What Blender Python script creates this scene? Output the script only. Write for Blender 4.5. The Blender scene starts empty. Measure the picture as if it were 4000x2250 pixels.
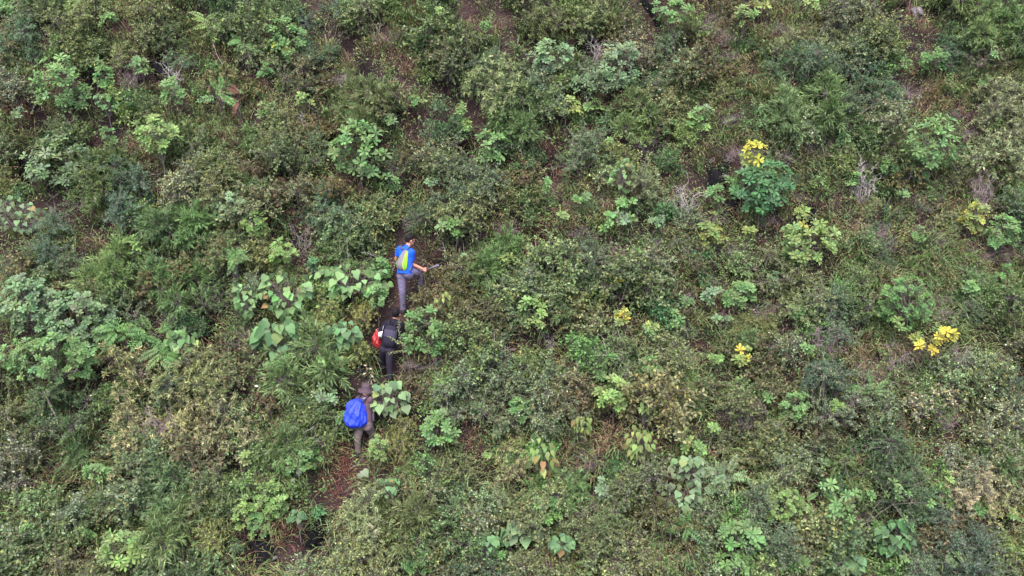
import bpy, math, random
import numpy as np
from mathutils import Vector, Matrix

scene = bpy.context.scene
col = scene.collection
R = math.radians
PITCH, DIST, FOC = R(28.0), 19.0, 3464.0          # camera pitch, metres to the slope, focal length in photo pixels (4000 wide)

# ------------------------------------------------------------------ camera, sky, sun, exposure
FWD = np.array([0.0, math.cos(PITCH), -math.sin(PITCH)])
RGT = np.array([1.0, 0.0, 0.0])
UPV = np.array([0.0, math.sin(PITCH), math.cos(PITCH)])
CAM = -FWD * DIST
cd = bpy.data.cameras.new("camera")
cam = bpy.data.objects.new("camera", cd)
col.objects.link(cam)
cam.location = CAM
cam.rotation_euler = (R(90) - PITCH, 0, 0)
cd.sensor_width = 36.0
cd.lens = 36.0 * FOC / 4000.0
cd.clip_end = 500
scene.camera = cam

SUN_EL, SUN_AZ = R(70), R(200)                     # azimuth clockwise from +Y
world = bpy.data.worlds.new("World")
scene.world = world
world.use_nodes = True
wn = world.node_tree
sky = wn.nodes.new("ShaderNodeTexSky")
sky.sky_type = 'NISHITA'
sky.sun_disc = False
sky.sun_elevation = SUN_EL
sky.sun_rotation = SUN_AZ
sky.air_density, sky.dust_density, sky.ozone_density = 1.0, 6.0, 1.0
wn.links.new(sky.outputs[0], wn.nodes["Background"].inputs[0])
wn.nodes["Background"].inputs[1].default_value = 0.15
sd = bpy.data.lights.new("sun", 'SUN')
sd.energy = 0.85
sd.angle = R(45)
sd.color = (1.0, 0.985, 0.96)
sun = bpy.data.objects.new("sun", sd)
col.objects.link(sun)
sdir = Vector((math.sin(SUN_AZ) * math.cos(SUN_EL), math.cos(SUN_AZ) * math.cos(SUN_EL), math.sin(SUN_EL)))
sun.rotation_euler = sdir.to_track_quat('Z', 'Y').to_euler()
scene.view_settings.view_transform = 'Standard'
scene.view_settings.look = 'None'
scene.view_settings.gamma = 1.0
scene.view_settings.exposure = 2.03
scene.cycles.max_bounces = 4
scene.cycles.diffuse_bounces = 3
scene.cycles.glossy_bounces = 2
scene.cycles.transparent_max_bounces = 6

# ------------------------------------------------------------------ materials
def nodes_mat(name):
    m = bpy.data.materials.new(name)
    m.use_nodes = True
    nt = m.node_tree
    return m, nt, nt.nodes["Principled BSDF"]

def plain(name, rgb, rough=0.8, spec=0.3, noise=0.18, scale=40.0, metal=0.0, bump=0.0):
    m, nt, b = nodes_mat(name)
    n = nt.nodes.new("ShaderNodeTexNoise")
    tc = nt.nodes.new("ShaderNodeTexCoord")
    nt.links.new(tc.outputs["Object"], n.inputs["Vector"])
    n.inputs["Scale"].default_value = scale
    n.inputs["Detail"].default_value = 4
    r = nt.nodes.new("ShaderNodeValToRGB")
    r.color_ramp.elements[0].position = 0.3
    r.color_ramp.elements[1].position = 0.7
    r.color_ramp.elements[0].color = (*[c * (1 - noise) for c in rgb], 1)
    r.color_ramp.elements[1].color = (*[min(1, c * (1 + noise)) for c in rgb], 1)
    nt.links.new(n.outputs["Fac"], r.inputs["Fac"])
    nt.links.new(r.outputs["Color"], b.inputs["Base Color"])
    b.inputs["Roughness"].default_value = rough
    b.inputs["Specular IOR Level"].default_value = spec
    b.inputs["Metallic"].default_value = metal
    if bump:
        bp = nt.nodes.new("ShaderNodeBump")
        bp.inputs["Strength"].default_value = bump
        bp.inputs["Distance"].default_value = 0.02
        nt.links.new(n.outputs["Fac"], bp.inputs["Height"])
        nt.links.new(bp.outputs["Normal"], b.inputs["Normal"])
    return m

def leaf_material(name, trans=0.40, rough=0.6, spec=0.24):
    """colour = the leaf's own vertex tint x the plant's object colour"""
    m, nt, b = nodes_mat(name)
    a = nt.nodes.new("ShaderNodeAttribute"); a.attribute_name = "Col"
    oi = nt.nodes.new("ShaderNodeObjectInfo")
    mx = nt.nodes.new("ShaderNodeMix"); mx.data_type = 'RGBA'; mx.blend_type = 'MULTIPLY'
    mx.inputs["Factor"].default_value = 1.0
    nt.links.new(a.outputs["Color"], mx.inputs[6])
    nt.links.new(oi.outputs["Color"], mx.inputs[7])
    nt.links.new(mx.outputs[2], b.inputs["Base Color"])
    b.inputs["Roughness"].default_value = rough
    b.inputs["Specular IOR Level"].default_value = spec
    t = nt.nodes.new("ShaderNodeBsdfTranslucent")
    nt.links.new(mx.outputs[2], t.inputs["Color"])
    ms = nt.nodes.new("ShaderNodeMixShader")
    ms.inputs[0].default_value = trans
    nt.links.new(b.outputs[0], ms.inputs[1])
    nt.links.new(t.outputs[0], ms.inputs[2])
    nt.links.new(ms.outputs[0], nt.nodes["Material Output"].inputs["Surface"])
    return m

M_LEAF = leaf_material("leaf")
M_GRASS = leaf_material("grass_blade", 0.25, 0.7, 0.2)
M_TWIG = plain("twig_bark", (0.155, 0.125, 0.128), 0.9, 0.2, 0.3, 30)
M_BARK = plain("pale_bark", (0.105, 0.092, 0.082), 0.9, 0.2, 0.35, 25)
M_DEAD = plain("bleached_wood", (0.30, 0.27, 0.275), 0.9, 0.2, 0.3, 30)
M_BRUSH = plain("dead_brush_wood", (0.215, 0.165, 0.182), 0.9, 0.2, 0.3, 30)
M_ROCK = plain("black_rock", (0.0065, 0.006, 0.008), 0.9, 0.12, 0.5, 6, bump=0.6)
M_STONE = plain("grey_stone", (0.13, 0.12, 0.13), 0.9, 0.2, 0.4, 9, bump=0.6)

def soil_material():
    m, nt, b = nodes_mat("reddish_soil")
    tc = nt.nodes.new("ShaderNodeTexCoord")
    n1 = nt.nodes.new("ShaderNodeTexNoise"); n1.inputs["Scale"].default_value = 1.6; n1.inputs["Detail"].default_value = 6
    n2 = nt.nodes.new("ShaderNodeTexNoise"); n2.inputs["Scale"].default_value = 28; n2.inputs["Detail"].default_value = 5
    for n in (n1, n2):
        nt.links.new(tc.outputs["Object"], n.inputs["Vector"])
    r1 = nt.nodes.new("ShaderNodeValToRGB")
    r1.color_ramp.elements[0].position = 0.35; r1.color_ramp.elements[0].color = (0.016, 0.012, 0.014, 1)
    r1.color_ramp.elements[1].position = 0.68; r1.color_ramp.elements[1].color = (0.048, 0.031, 0.032, 1)
    nt.links.new(n1.outputs["Fac"], r1.inputs["Fac"])
    r2 = nt.nodes.new("ShaderNodeValToRGB")
    r2.color_ramp.elements[0].position = 0.35; r2.color_ramp.elements[0].color = (0.55, 0.5, 0.5, 1)
    r2.color_ramp.elements[1].position = 0.7; r2.color_ramp.elements[1].color = (1.4, 1.35, 1.3, 1)
    nt.links.new(n2.outputs["Fac"], r2.inputs["Fac"])
    mx = nt.nodes.new("ShaderNodeMix"); mx.data_type = 'RGBA'; mx.blend_type = 'MULTIPLY'
    mx.inputs["Factor"].default_value = 1
    nt.links.new(r1.outputs["Color"], mx.inputs[6]); nt.links.new(r2.outputs["Color"], mx.inputs[7])
    nt.links.new(mx.outputs[2], b.inputs["Base Color"])
    b.inputs["Roughness"].default_value = 0.95
    b.inputs["Specular IOR Level"].default_value = 0.15
    bp = nt.nodes.new("ShaderNodeBump"); bp.inputs["Strength"].default_value = 0.8; bp.inputs["Distance"].default_value = 0.04
    nt.links.new(n2.outputs["Fac"], bp.inputs["Height"]); nt.links.new(bp.outputs["Normal"], b.inputs["Normal"])
    return m
M_SOIL = soil_material()

# ------------------------------------------------------------------ hillside shape and pixel -> point
SLOPE = math.tan(R(46))
PITS = []
PINS = []                                           # (x, y, z offset): the ground meets the soles of the hikers here

def ground0(x, y):
    x = np.asarray(x, float); y = np.asarray(y, float)
    return (SLOPE * y + 0.16 * np.sin(0.9 * x + 0.5 * y + 1.0) + 0.13 * np.sin(1.3 * y - 0.7 * x + 2.1)
            + 0.07 * np.sin(2.3 * x + 1.0) * np.cos(2.0 * y + 0.4) + 0.035 * np.sin(4.1 * x + 3.3 * y) + 0.03 * np.cos(5.3 * y - 3.1 * x))

def ground(x, y):
    x = np.asarray(x, float); y = np.asarray(y, float)
    z = ground0(x, y)
    if PITS:
        A = np.array(PITS)
        z = z - .45 * np.exp(-((x[..., None] - A[:, 0]) ** 2 + (y[..., None] - A[:, 1]) ** 2) / (2 * A[:, 2] ** 2)).sum(-1)
    if PINS:
        A = np.array(PINS)
        k = np.exp(-((x[..., None] - A[:, 0]) ** 2 + (y[..., None] - A[:, 1]) ** 2) / (2 * .17 ** 2))
        z = z + (k * A[:, 2]).sum(-1) / np.maximum(1.0, k.sum(-1))
    return z

def ray(px, py):
    return FWD + RGT * ((px - 2000) / FOC) + UPV * ((1125 - py) / FOC)

def at_depth(px, py, d):
    return CAM + ray(px, py) * d

def on_ground(px, py, h=0.0):
    """the point on this pixel's ray (or rays) that is h metres above the hillside"""
    px = np.asarray(px, float); py = np.asarray(py, float)
    r = FWD + RGT * ((px - 2000) / FOC)[..., None] + UPV * ((1125 - py) / FOC)[..., None]
    k = SLOPE * r[..., 1] - r[..., 2]
    t = (CAM[2] - SLOPE * CAM[1] - h) / k
    for _ in range(9):
        p = CAM + r * t[..., None]
        t = t + .85 * (p[..., 2] - ground(p[..., 0], p[..., 1]) - h) / k
    return CAM + r * t[..., None], (float(t) if t.ndim == 0 else t)

def project(p):
    d = np.asarray(p) - CAM
    z = d @ FWD
    return 2000 + FOC * (d @ RGT) / z, 1125 - FOC * (d @ UPV) / z, z

MPP = DIST / FOC                                    # metres per photo pixel at the slope

# ------------------------------------------------------------------ helpers: tags, meshes, leaves, tubes
def tag(o, label=None, cat=None, group=None, kind=None):
    if label: o["label"] = label
    if cat: o["category"] = cat
    if group: o["group"] = group
    if kind: o["kind"] = kind
    return o

def empty(name, loc, rz=0.0, s=1.0):
    o = bpy.data.objects.new(name, None)
    o.empty_display_size = 0.2
    o.location = loc; o.rotation_euler = (0, 0, rz); o.scale = (s, s, s)
    col.objects.link(o)
    return o

def link(name, me, parent=None, color=None, mat=None):
    o = bpy.data.objects.new(name, me)
    if parent is not None: o.parent = parent
    if color is not None: o.color = (*color, 1)
    if mat is not None: o.matrix_basis = mat
    col.objects.link(o)
    return o

def make_mesh(name, V, F, mats, C=None, smooth=True):
    """V (n,3); F list of arrays (m,3) or (m,4); C (n,3) vertex tint"""
    V = np.asarray(V, np.float32)
    me = bpy.data.meshes.new(name)
    F = [np.asarray(f, np.int32) for f in F if len(f)]
    nl = sum(f.size for f in F); npoly = sum(len(f) for f in F)
    me.vertices.add(len(V)); me.vertices.foreach_set("co", V.ravel())
    me.loops.add(nl); me.loops.foreach_set("vertex_index", np.concatenate([f.ravel() for f in F]))
    me.polygons.add(npoly)
    tot = np.concatenate([np.full(len(f), f.shape[1], np.int32) for f in F])
    st = np.concatenate([[0], np.cumsum(tot)[:-1]]).astype(np.int32)
    me.polygons.foreach_set("loop_start", st)
    me.polygons.foreach_set("loop_total", tot)
    if smooth: me.polygons.foreach_set("use_smooth", np.ones(npoly, bool))
    if C is None: C = np.ones((len(V), 3), np.float32)
    at = me.attributes.new("Col", 'FLOAT_COLOR', 'POINT')
    at.data.foreach_set("color", np.concatenate([np.asarray(C, np.float32), np.ones((len(V), 1), np.float32)], 1).ravel())
    for m in (mats if isinstance(mats, (list, tuple)) else [mats]): me.materials.append(m)
    me.update(calc_edges=True)
    me.validate()
    return me

class Geo:
    def __init__(s): s.V, s.T, s.Q, s.C, s.n = [], [], [], [], 0
    def add(s, V, T=None, Q=None, C=None):
        V = np.asarray(V, float)
        s.V.append(V)
        s.C.append(np.ones((len(V), 3)) if C is None else np.broadcast_to(np.asarray(C, float), (len(V), 3)))
        if T is not None and len(T): s.T.append(np.asarray(T) + s.n)
        if Q is not None and len(Q): s.Q.append(np.asarray(Q) + s.n)
        s.n += len(V)
    def mesh(s, name, mats, smooth=True):
        return make_mesh(name, np.concatenate(s.V), [np.concatenate(a) for a in (s.T, s.Q) if a], mats, np.concatenate(s.C), smooth)

def unit(v):
    v = np.asarray(v, float)
    return v / np.maximum(np.linalg.norm(v, axis=-1, keepdims=True), 1e-9)

# leaf templates: (verts x across / y along / z up, tris, quads)
T_SMALL = (np.array([[0, 0, 0], [.5, .48, .10], [0, 1, -.08], [-.5, .48, .10]]), np.zeros((0, 3), int), np.array([[0, 1, 2, 3]]))
T_OBO = (np.array([[0, 0, 0], [-.26, .36, .05], [0, .5, .0], [.26, .36, .05], [-.5, .72, .05], [.5, .72, .05], [0, 1, -.10], [-.30, .93, -.03], [.30, .93, -.03]]),
         np.array([[0, 2, 1], [0, 3, 2], [2, 6, 7], [2, 8, 6]]), np.array([[1, 2, 7, 4], [2, 3, 5, 8]]))
T_LANCE = (np.array([[0, 0, 0], [-.5, .35, .05], [.5, .35, .05], [-.38, .7, .03], [.38, .7, .03], [0, 1, -.10]]),
           np.array([[0, 2, 1], [3, 4, 5]]), np.array([[1, 2, 4, 3]]))

def heart_template(lobed=False):
    pts = [(0, .0), (.16, -.10), (.36, -.08), (.5, .10), (.54, .30), (.44, .52), (.24, .78), (0, 1.08)]
    if lobed: pts = [(0, .0), (.2, -.06), (.42, .0), (.56, .22), (.50, .42), (.42, .52), (.2, .78), (0, 1.02)]
    V = []
    rib = [.0, .04, .1, .25, .4, .55, .78, 1.08 if not lobed else 1.02]
    for (x, y), ry in zip(pts, rib): V.append((x, y, .34 * x - .26 * max(0, y) ** 2 - .10 * (2 * x) ** 2))
    for x, y in pts[1:-1]: V.append((-x, y, .34 * x - .26 * max(0, y) ** 2 - .10 * (2 * x) ** 2))
    n = len(pts)
    c1 = len(V); V.append((0, .22, -.01)); c2 = len(V); V.append((0, .55, -.07))
    Rr = list(range(n)); L = [0] + list(range(n, n + n - 2)) + [n - 1]
    T = []
    for side, sg in ((Rr, 1), (L, -1)):
        for a, b, c in ((side[0], side[1], c1), (side[1], side[2], c1), (side[2], side[3], c1), (side[3], side[4], c1), (side[4], c2, c1),
                        (side[4], side[5], c2), (side[5], side[6], c2), (side[6], side[7], c2)):
            T.append((a, b, c) if sg > 0 else (a, c, b))
    return np.array(V), np.array(T), np.zeros((0, 4), int)

def leaf_batch(g, tpl, P, D, N, L, W, C):
    TV, TT, TQ = tpl
    P = np.asarray(P, float); n = len(P); k = len(TV)
    D = unit(D); B = unit(np.cross(D, N)); N2 = np.cross(B, D)
    L = np.broadcast_to(np.asarray(L, float), (n,)); W = np.broadcast_to(np.asarray(W, float), (n,))
    V = (P[:, None, :] + B[:, None, :] * (TV[None, :, 0:1] * W[:, None, None]) + D[:, None, :] * (TV[None, :, 1:2] * L[:, None, None])
         + N2[:, None, :] * (TV[None, :, 2:3] * L[:, None, None]))
    off = (np.arange(n) * k)[:, None, None]
    T = (TT[None] + off).reshape(-1, 3) if len(TT) else None
    Q = (TQ[None] + off).reshape(-1, 4) if len(TQ) else None
    g.add(V.reshape(-1, 3), T, Q, np.repeat(np.asarray(C, float), k, 0))

def tube(g, pts, radii, k=4, C=None, cap=False):
    pts = np.asarray(pts, float); n = len(pts)
    t = np.gradient(pts, axis=0); t = unit(t)
    ref = np.array([0.31, 0.95, 0.1]) if abs(t[0] @ np.array([0.31, 0.95, 0.1])) < .9 else np.array([1.0, 0, 0])
    a = unit(np.cross(t, ref)); b = np.cross(t, a)
    ang = np.arange(k) * 2 * math.pi / k
    r = np.broadcast_to(np.asarray(radii, float), (n,))
    V = pts[:, None] + r[:, None, None] * (a[:, None] * np.cos(ang)[None, :, None] + b[:, None] * np.sin(ang)[None, :, None])
    i = np.arange(n - 1)[:, None] * k; j = np.arange(k)[None]
    Q = np.stack([i + j, i + (j + 1) % k, i + k + (j + 1) % k, i + k + j], -1).reshape(-1, 4)
    V = V.reshape(-1, 3); T = None
    if cap:
        V = np.concatenate([V, pts[:1], pts[-1:]])
        T = [[(jj + 1) % k, jj, n * k] for jj in range(k)] + [[(n - 1) * k + jj, (n - 1) * k + (jj + 1) % k, n * k + 1] for jj in range(k)]
    g.add(V, T, Q, C)

def curve_pts(p0, p1, rng, n=5, sag=0.0, wob=0.06):
    p0 = np.asarray(p0, float); p1 = np.asarray(p1, float)
    s = np.linspace(0, 1, n)[:, None]
    L = np.linalg.norm(p1 - p0)
    w = rng.normal(0, wob * L, (n, 3)); w[0] = 0; w[-1] = 0
    p = p0 + (p1 - p0) * s + w
    p[:, 2] -= sag * L * (4 * s[:, 0] * (1 - s[:, 0]))
    return p

def rand_unit(rng, n):
    return unit(rng.normal(size=(n, 3)))

# ------------------------------------------------------------------ shrub prototypes (shared meshes)
def tint(rng, n, v=0.28, warm=0.0, warm_f=0.0):
    c = np.ones((n, 3)) * (1 + rng.normal(0, v, (n, 1))).clip(.45, 1.7)
    c *= 1 + rng.normal(0, .06, (n, 3))
    return c

def shrub_proto(seed, kind):
    rng = np.random.default_rng(seed)
    g, w = Geo(), Geo()
    nl = rng.integers(8, 13); lf = (1.0, .82, 1.25, 1.5)[seed % 4]
    LC, LR = [], []
    for i in range(nl):                              # lobes of an uneven dome of radius ~.55 m, ~.85 m tall
        a = rng.uniform(0, 2 * math.pi); r = .50 * math.sqrt(rng.uniform(0, 1)); z = rng.uniform(.18, .80) * (1 - .45 * (r / .5) ** 2)
        LC.append((r * math.cos(a), r * math.sin(a), z)); LR.append(rng.uniform(.13, .28))
    for c, lr in zip(LC, LR):
        base = np.array([rng.normal(0, .05), rng.normal(0, .05), -.15])
        tube(w, curve_pts(base, c, rng, 5, -.05), np.linspace(.014, .006, 5), 4)
        ntw = int(26 * (lr / .24) ** 2)
        for _ in range(ntw):
            d = unit(rng.normal(size=3) + np.array([0, 0, .45]))
            st = np.array(c) + d * lr * .15
            L = lr * (rng.uniform(.6, 1.3) if rng.uniform() < .85 else rng.uniform(1.4, 2.2))
            en = st + d * L + np.array([0, 0, -.03])
            pts = curve_pts(st, en, rng, 4, -.06, .07)
            tube(w, pts, np.linspace(.004, .0018, 4), 3)
            if kind == "narrow":
                n = 26; s = np.concatenate([rng.uniform(.35, 1, 15), np.full(11, 1.0)])
            elif kind == "feather":
                n = 26; s = rng.uniform(.2, 1, n)
            else:
                n = {"small": int(26 / lf ** .9), "fine": 34, "pale": 21, "rusty": 19, "broad": 9}[kind]; s = rng.uniform(.25, 1.03, n)
            idx = np.clip(s, 0, 1) * 3; i0 = np.minimum(idx.astype(int), 2); f = (idx - i0)[:, None]
            P = pts[i0] * (1 - f) + pts[i0 + 1] * f
            axis = unit(en - st)
            side = rand_unit(rng, n)
            if kind == "narrow":
                D = unit(side + axis * .5 + np.array([0, 0, -.05])); Ln = rng.uniform(.05, .085, n); Wn = Ln * .22
            elif kind == "feather":
                D = unit(side * .7 + axis * .9 + np.array([0, 0, .12])); Ln = rng.uniform(.09, .16, n); Wn = Ln * .13
            elif kind == "fine":
                D = unit(side + axis * .6); Ln = rng.uniform(.026, .044, n); Wn = Ln * .42; P = P + side * .008
            elif kind == "broad":
                D = unit(side * .9 + axis * .7); Ln = rng.uniform(.055, .095, n); Wn = Ln * .48; P = P + side * .01
            elif kind == "pale":
                D = unit(side + axis * .5); Ln = rng.uniform(.03, .05, n); Wn = Ln * .6; P = P + side * .008
            else:
                D = unit(side + axis * .5); Ln = rng.uniform(.030, .050, n) * lf; Wn = Ln * .6; P = P + side * .008
            N = unit(np.array([0, 0, 1.0]) + rng.normal(0, .5, (n, 3)))
            C = tint(rng, n, .33)
            if kind == "narrow":                     # pale new growth at the twig tips
                m = (s > .95); C[m] *= np.array([1.5, 1.42, 1.35])
            if kind == "small":
                m = rng.uniform(size=n) < .10; C[m] *= np.array([1.55, 1.25, .9])
                m = rng.uniform(size=n) < .05; C[m] *= np.array([1.5, 1.5, 1.6])
            if kind == "pale":
                m = rng.uniform(size=n) < .33; C[m] *= np.array([2.2, 2.15, 2.4])
                m = rng.uniform(size=n) < .12; C[m] *= np.array([1.5, 1.05, .6])
            if kind == "rusty":
                m = rng.uniform(size=n) < .4; C[m] *= np.array([.75, 1.15, .9])
            leaf_batch(g, T_LANCE if kind == "narrow" else T_OBO if kind == "broad" else T_SMALL, P, D, N, Ln, Wn, C)
    return g.mesh("foliage_" + kind, M_LEAF), w.mesh("branches_" + kind, M_TWIG)

PROTO = {k: [shrub_proto(11 + 7 * i + j, k) for j in range(n)] for i, (k, n) in enumerate(
    [("small", 4), ("fine", 3), ("narrow", 3), ("feather", 2), ("pale", 3), ("rusty", 2), ("broad", 3)])}

def seedling_proto(seed):
    rng = np.random.default_rng(seed); g, w = Geo(), Geo()
    for k in range(rng.integers(3, 6)):
        b = np.array([rng.normal(0, .08), rng.normal(0, .08), -.05]); h = rng.uniform(.3, .6)
        top = b + np.array([rng.normal(0, .1), rng.normal(0, .1) - .03, h])
        pts = curve_pts(b, top, rng, 5, 0, .03); tube(w, pts, np.linspace(.006, .002, 5), 3)
        n = 16; s = np.linspace(.3, 1, n); idx = s * 4; i0 = np.minimum(idx.astype(int), 3); f = (idx - i0)[:, None]
        P = pts[i0] * (1 - f) + pts[i0 + 1] * f
        a = np.arange(n) * 2.4 + rng.uniform(0, 6)
        D = unit(np.stack([np.cos(a), np.sin(a), np.full(n, .15)], -1)); L = rng.uniform(.05, .085, n) * (1.1 - .4 * s)
        leaf_batch(g, T_OBO, P, D, np.array([[0, -.15, 1.0]]) + rng.normal(0, .2, (n, 3)), L, L * .55, tint(rng, n, .2))
    return g.mesh("foliage_seedling", M_LEAF), w.mesh("stem_seedling", M_TWIG)
PROTO["seedling"] = [seedling_proto(500 + i) for i in range(4)]

def brush_proto(seed, mat, k=26, spread=.55, h=.5, droop=0.0, thick=.008):
    rng = np.random.default_rng(seed); w = Geo()
    for _ in range(k):
        a = rng.uniform(0, 6.28); r = spread * rng.uniform(.3, 1)
        e = np.array([r * math.cos(a), r * math.sin(a), h * rng.uniform(.3, 1) - droop * r])
        p = curve_pts((rng.normal(0, .03), rng.normal(0, .03), -.08), e, rng, 6, -.12, .06)
        tube(w, p, np.linspace(thick, thick * .3, 6), 4)
        for _ in range(5):
            i = rng.integers(2, 6); d = unit(rng.normal(size=3) + unit(e) * .7) * rng.uniform(.08, .25)
            q = curve_pts(p[i], p[i] + d, rng, 4, 0, .1); tube(w, q, np.linspace(thick * .4, thick * .15, 4), 3)
            for _ in range(2):
                d2 = unit(rng.normal(size=3) + unit(d) * .5) * rng.uniform(.04, .1)
                tube(w, [q[2], q[2] + d2], [thick * .22, thick * .12], 3)
    return w.mesh("dead_branches", mat)
BRUSH = [brush_proto(900 + i, M_BRUSH, 30, .5, .42, 0, .006) for i in range(3)]

# ------------------------------------------------------------------ landmarks used in labels
LAND = [(1580, 1080, "the person in the blue T-shirt"), (1515, 1340, "the person with the red bag"), (1430, 1640, "the person with the blue pack"),
        (925, 380, "the red-brown withered fern"), (662, 255, "the grey dead branch over the black hollow"), (610, 520, "the lime sapling with a pale bare trunk"),
        (105, 655, "the black hollow under the pale whorled sapling"), (1405, 590, "the big bright whorled sapling"), (2280, 260, "the wide pale whorled sapling"),
        (2560, 75, "the tall black rock slit"), (2945, 595, "the yellow-topped sapling"), (3390, 655, "the bleached twisted dead shrub"),
        (3645, 560, "the whorled sapling on a straight trunk"), (3640, 30, "the black rocks beside bare grey soil"), (910, 810, "the blue-green domed sapling"),
        (220, 1260, "the broad laurel-leaved tree"), (1330, 1120, "the heart-leaved plants"), (560, 1310, "the feather-leaved plants"),
        (2350, 1380, "the long white dead branch"), (3680, 1320, "the bright yellow whorls on bare twigs"), (3230, 1300, "the purple-grey dead brush"),
        (2500, 1715, "the drooping yellow-leaved branch"), (3540, 1190, "the dense leaf-green bush"), (3745, 2110, "the round blue-grey shrub"),
        (2670, 1920, "the grey-green heart-leaved plant"), (760, 2220, "the white-flowered shrub"), (1035, 2170, "the black hollow beside the reddish path"),
        (1457, 2045, "the upturned cream leaves"), (3400, 1950, "the loose star-like whorls"), (480, 2155, "the yellow-green broadleaf at the reddish bank"),
        (640, 1600, "the bare branches over khaki shrubs"), (1160, 455, "the leafless forked twigs"), (2445, 155, "the grey boulder"),
        (3160, 930, "the wide yellow-green sapling"), (2090, 1230, "the lush whorled sapling in olive scrub"), (3800, 850, "the slim yellow sapling")]

def near(px, py):
    b = min(LAND, key=lambda l: (l[0] - px) ** 2 + (l[1] - py) ** 2)
    dx, dy = b[0] - px, b[1] - py
    if abs(dy) < 60 and abs(dx) < 60: return "close against " + b[2]
    if abs(dy) > abs(dx) * .8: return ("downhill of " if dy < 0 else "uphill of ") + b[2]
    return "level with " + b[2]

KINDS = {   # letter: shared mesh, name, words, [(colour word, linear colour)], scale range
    "A": ("small", "small_leaved_shrub", "small-leaved shrub", [("olive", (0.126, 0.160, 0.074)), ("dull green", (0.106, 0.160, 0.072)), ("yellowish olive", (0.149, 0.179, 0.077)), ("grey-green", (0.118, 0.160, 0.088)), ("fresh green", (0.118, 0.185, 0.070))], (.8, 1.2)),
    "B": ("fine", "fine_leaved_shrub", "fine-leaved shrub", [("dusky blue-green", (0.098, 0.164, 0.095)), ("dark green", (0.090, 0.153, 0.076)), ("dull sea-green", (0.108, 0.170, 0.092))], (.85, 1.2)),
    "C": ("narrow", "narrow_leaved_shrub", "pale-tipped narrow-leaved shrub", [("khaki", (0.158, 0.191, 0.094)), ("straw-coloured", (0.182, 0.195, 0.106)), ("pale olive", (0.143, 0.185, 0.086))], (.8, 1.1)),
    "G": ("feather", "feathery_shrub", "feathery shrub", [("light green", (0.122, 0.187, 0.076)), ("yellow-green", (0.143, 0.195, 0.076))], (.85, 1.15)),
    "W": ("pale", "pale_leaved_shrub", "whitish-leaved shrub", [("grey-green", (0.116, 0.151, 0.085)), ("pale green", (0.116, 0.160, 0.079)), ("greyish olive", (0.131, 0.153, 0.086))], (.85, 1.2)),
    "K": ("rusty", "rusty_shrub", "sparse small-leaved shrub", [("rust-brown", (0.151, 0.122, 0.063)), ("brown", (0.148, 0.122, 0.070)), ("olive-brown", (0.129, 0.128, 0.063))], (.75, 1.0)),
    "M": ("broad", "broad_leaved_shrub", "broad-leaved bush", [("bright green", (0.112, 0.208, 0.070)), ("light green", (0.139, 0.216, 0.081)), ("deep green", (0.084, 0.164, 0.067)), ("yellow-green", (0.161, 0.223, 0.074))], (.5, .85)),
}
GRID = ["AAAAAABAAAACKDDDAABG", "WAAXAABDACAAAADBBBDD", "DAAADAAKAAAKKDDGBADC", "AABAAAAAAADAACDDDACC", "DBGGAAAADADDADDDDDDB", "AAAGAAAADAABADDADDDD",
        "AAAAAACADAAAADDCADDA", "AACCCCCCDAAAADKKDDWW", "AACCCKADAAAKAKKKAAWW", "CDAAAADDAAADDAAAABWW", "AAAGAADABWAAAABADBKC", "AAAADDAAAAAAADAGAABA"]

# silhouettes and hollows that shrubs keep clear of: (px, py, half width, half height)
CLEAR = [(1580, 1000, 75, 110), (1585, 1150, 70, 110), (1685, 1040, 55, 35), (1515, 1270, 70, 90), (1525, 1410, 55, 100), (1460, 1330, 30, 50), (1430, 1580, 70, 110), (1410, 1700, 60, 90),
         (1370, 1850, 80, 90), (1290, 1960, 70, 55), (1180, 2110, 55, 70), (1090, 2200, 70, 60)]
HOLLOW = [(620, 290, 42, 68), (105, 655, 38, 55), (1440, 270, 50, 55), (1840, 530, 48, 30), (2560, 75, 26, 75), (2800, 700, 45, 42), (2845, 820, 32, 50), (3497, 65, 25, 35),
          (3660, 12, 32, 22), (3155, 835, 60, 34), (1035, 2170, 38, 90), (1222, 2095, 34, 52), (1765, 1020, 28, 26), (1880, 45, 40, 28), (180, 480, 60, 40), (245, 800, 110, 40), (820, 1260, 40, 60)]
VOID = [(20, 378), (160, 455), (383, 331), (466, 523), (538, 460), (735, 124), (750, 575), (1150, 78), (1362, 130), (1280, 300), (1250, 362), (1610, 180), (1766, 342), (1280, 543), (1310, 630), (1222, 720), (1947, 605), (1140, 652),
        (2290, 150), (2078, 160), (2409, 528), (2145, 637), (2497, 610), (2570, 595), (2362, 690), (2930, 270), (3030, 248), (3720, 260), (383, 1008), (585, 1118), (518, 1216), (797, 1216), (797, 1300), (352, 1092), (383, 1450), (585, 1460), (1067, 1148), (1180, 962),
        (1460, 952), (1331, 1143), (1450, 1397), (2041, 870), (2103, 915), (2170, 1330), (2270, 1272), (2310, 1397), (2507, 1180), (2807, 1060), (2745, 1402), (3490, 1020), (3560, 1070), (3260, 1335), (3414, 1325), (3880, 1325), (3797, 1345), (336, 1536), (310, 1655),
        (362, 1743), (460, 1878), (533, 1857), (305, 1904), (440, 2043), (880, 1820), (849, 1986), (621, 2100), (290, 2147), (570, 2214), (973, 2120), (1052, 1759), (1595, 1620), (1735, 1976), (1906, 1857), (2020, 2142), (2637, 2012), (2414, 1857), (2305, 1857), (2610, 1707),
        (3352, 1666), (3776, 1603), (3906, 1620), (3668, 1795), (3880, 2070), (3398, 2152), (3181, 1940), (3595, 1686), (3170, 1770), (1500, 1090), (1700, 1000)]
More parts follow.
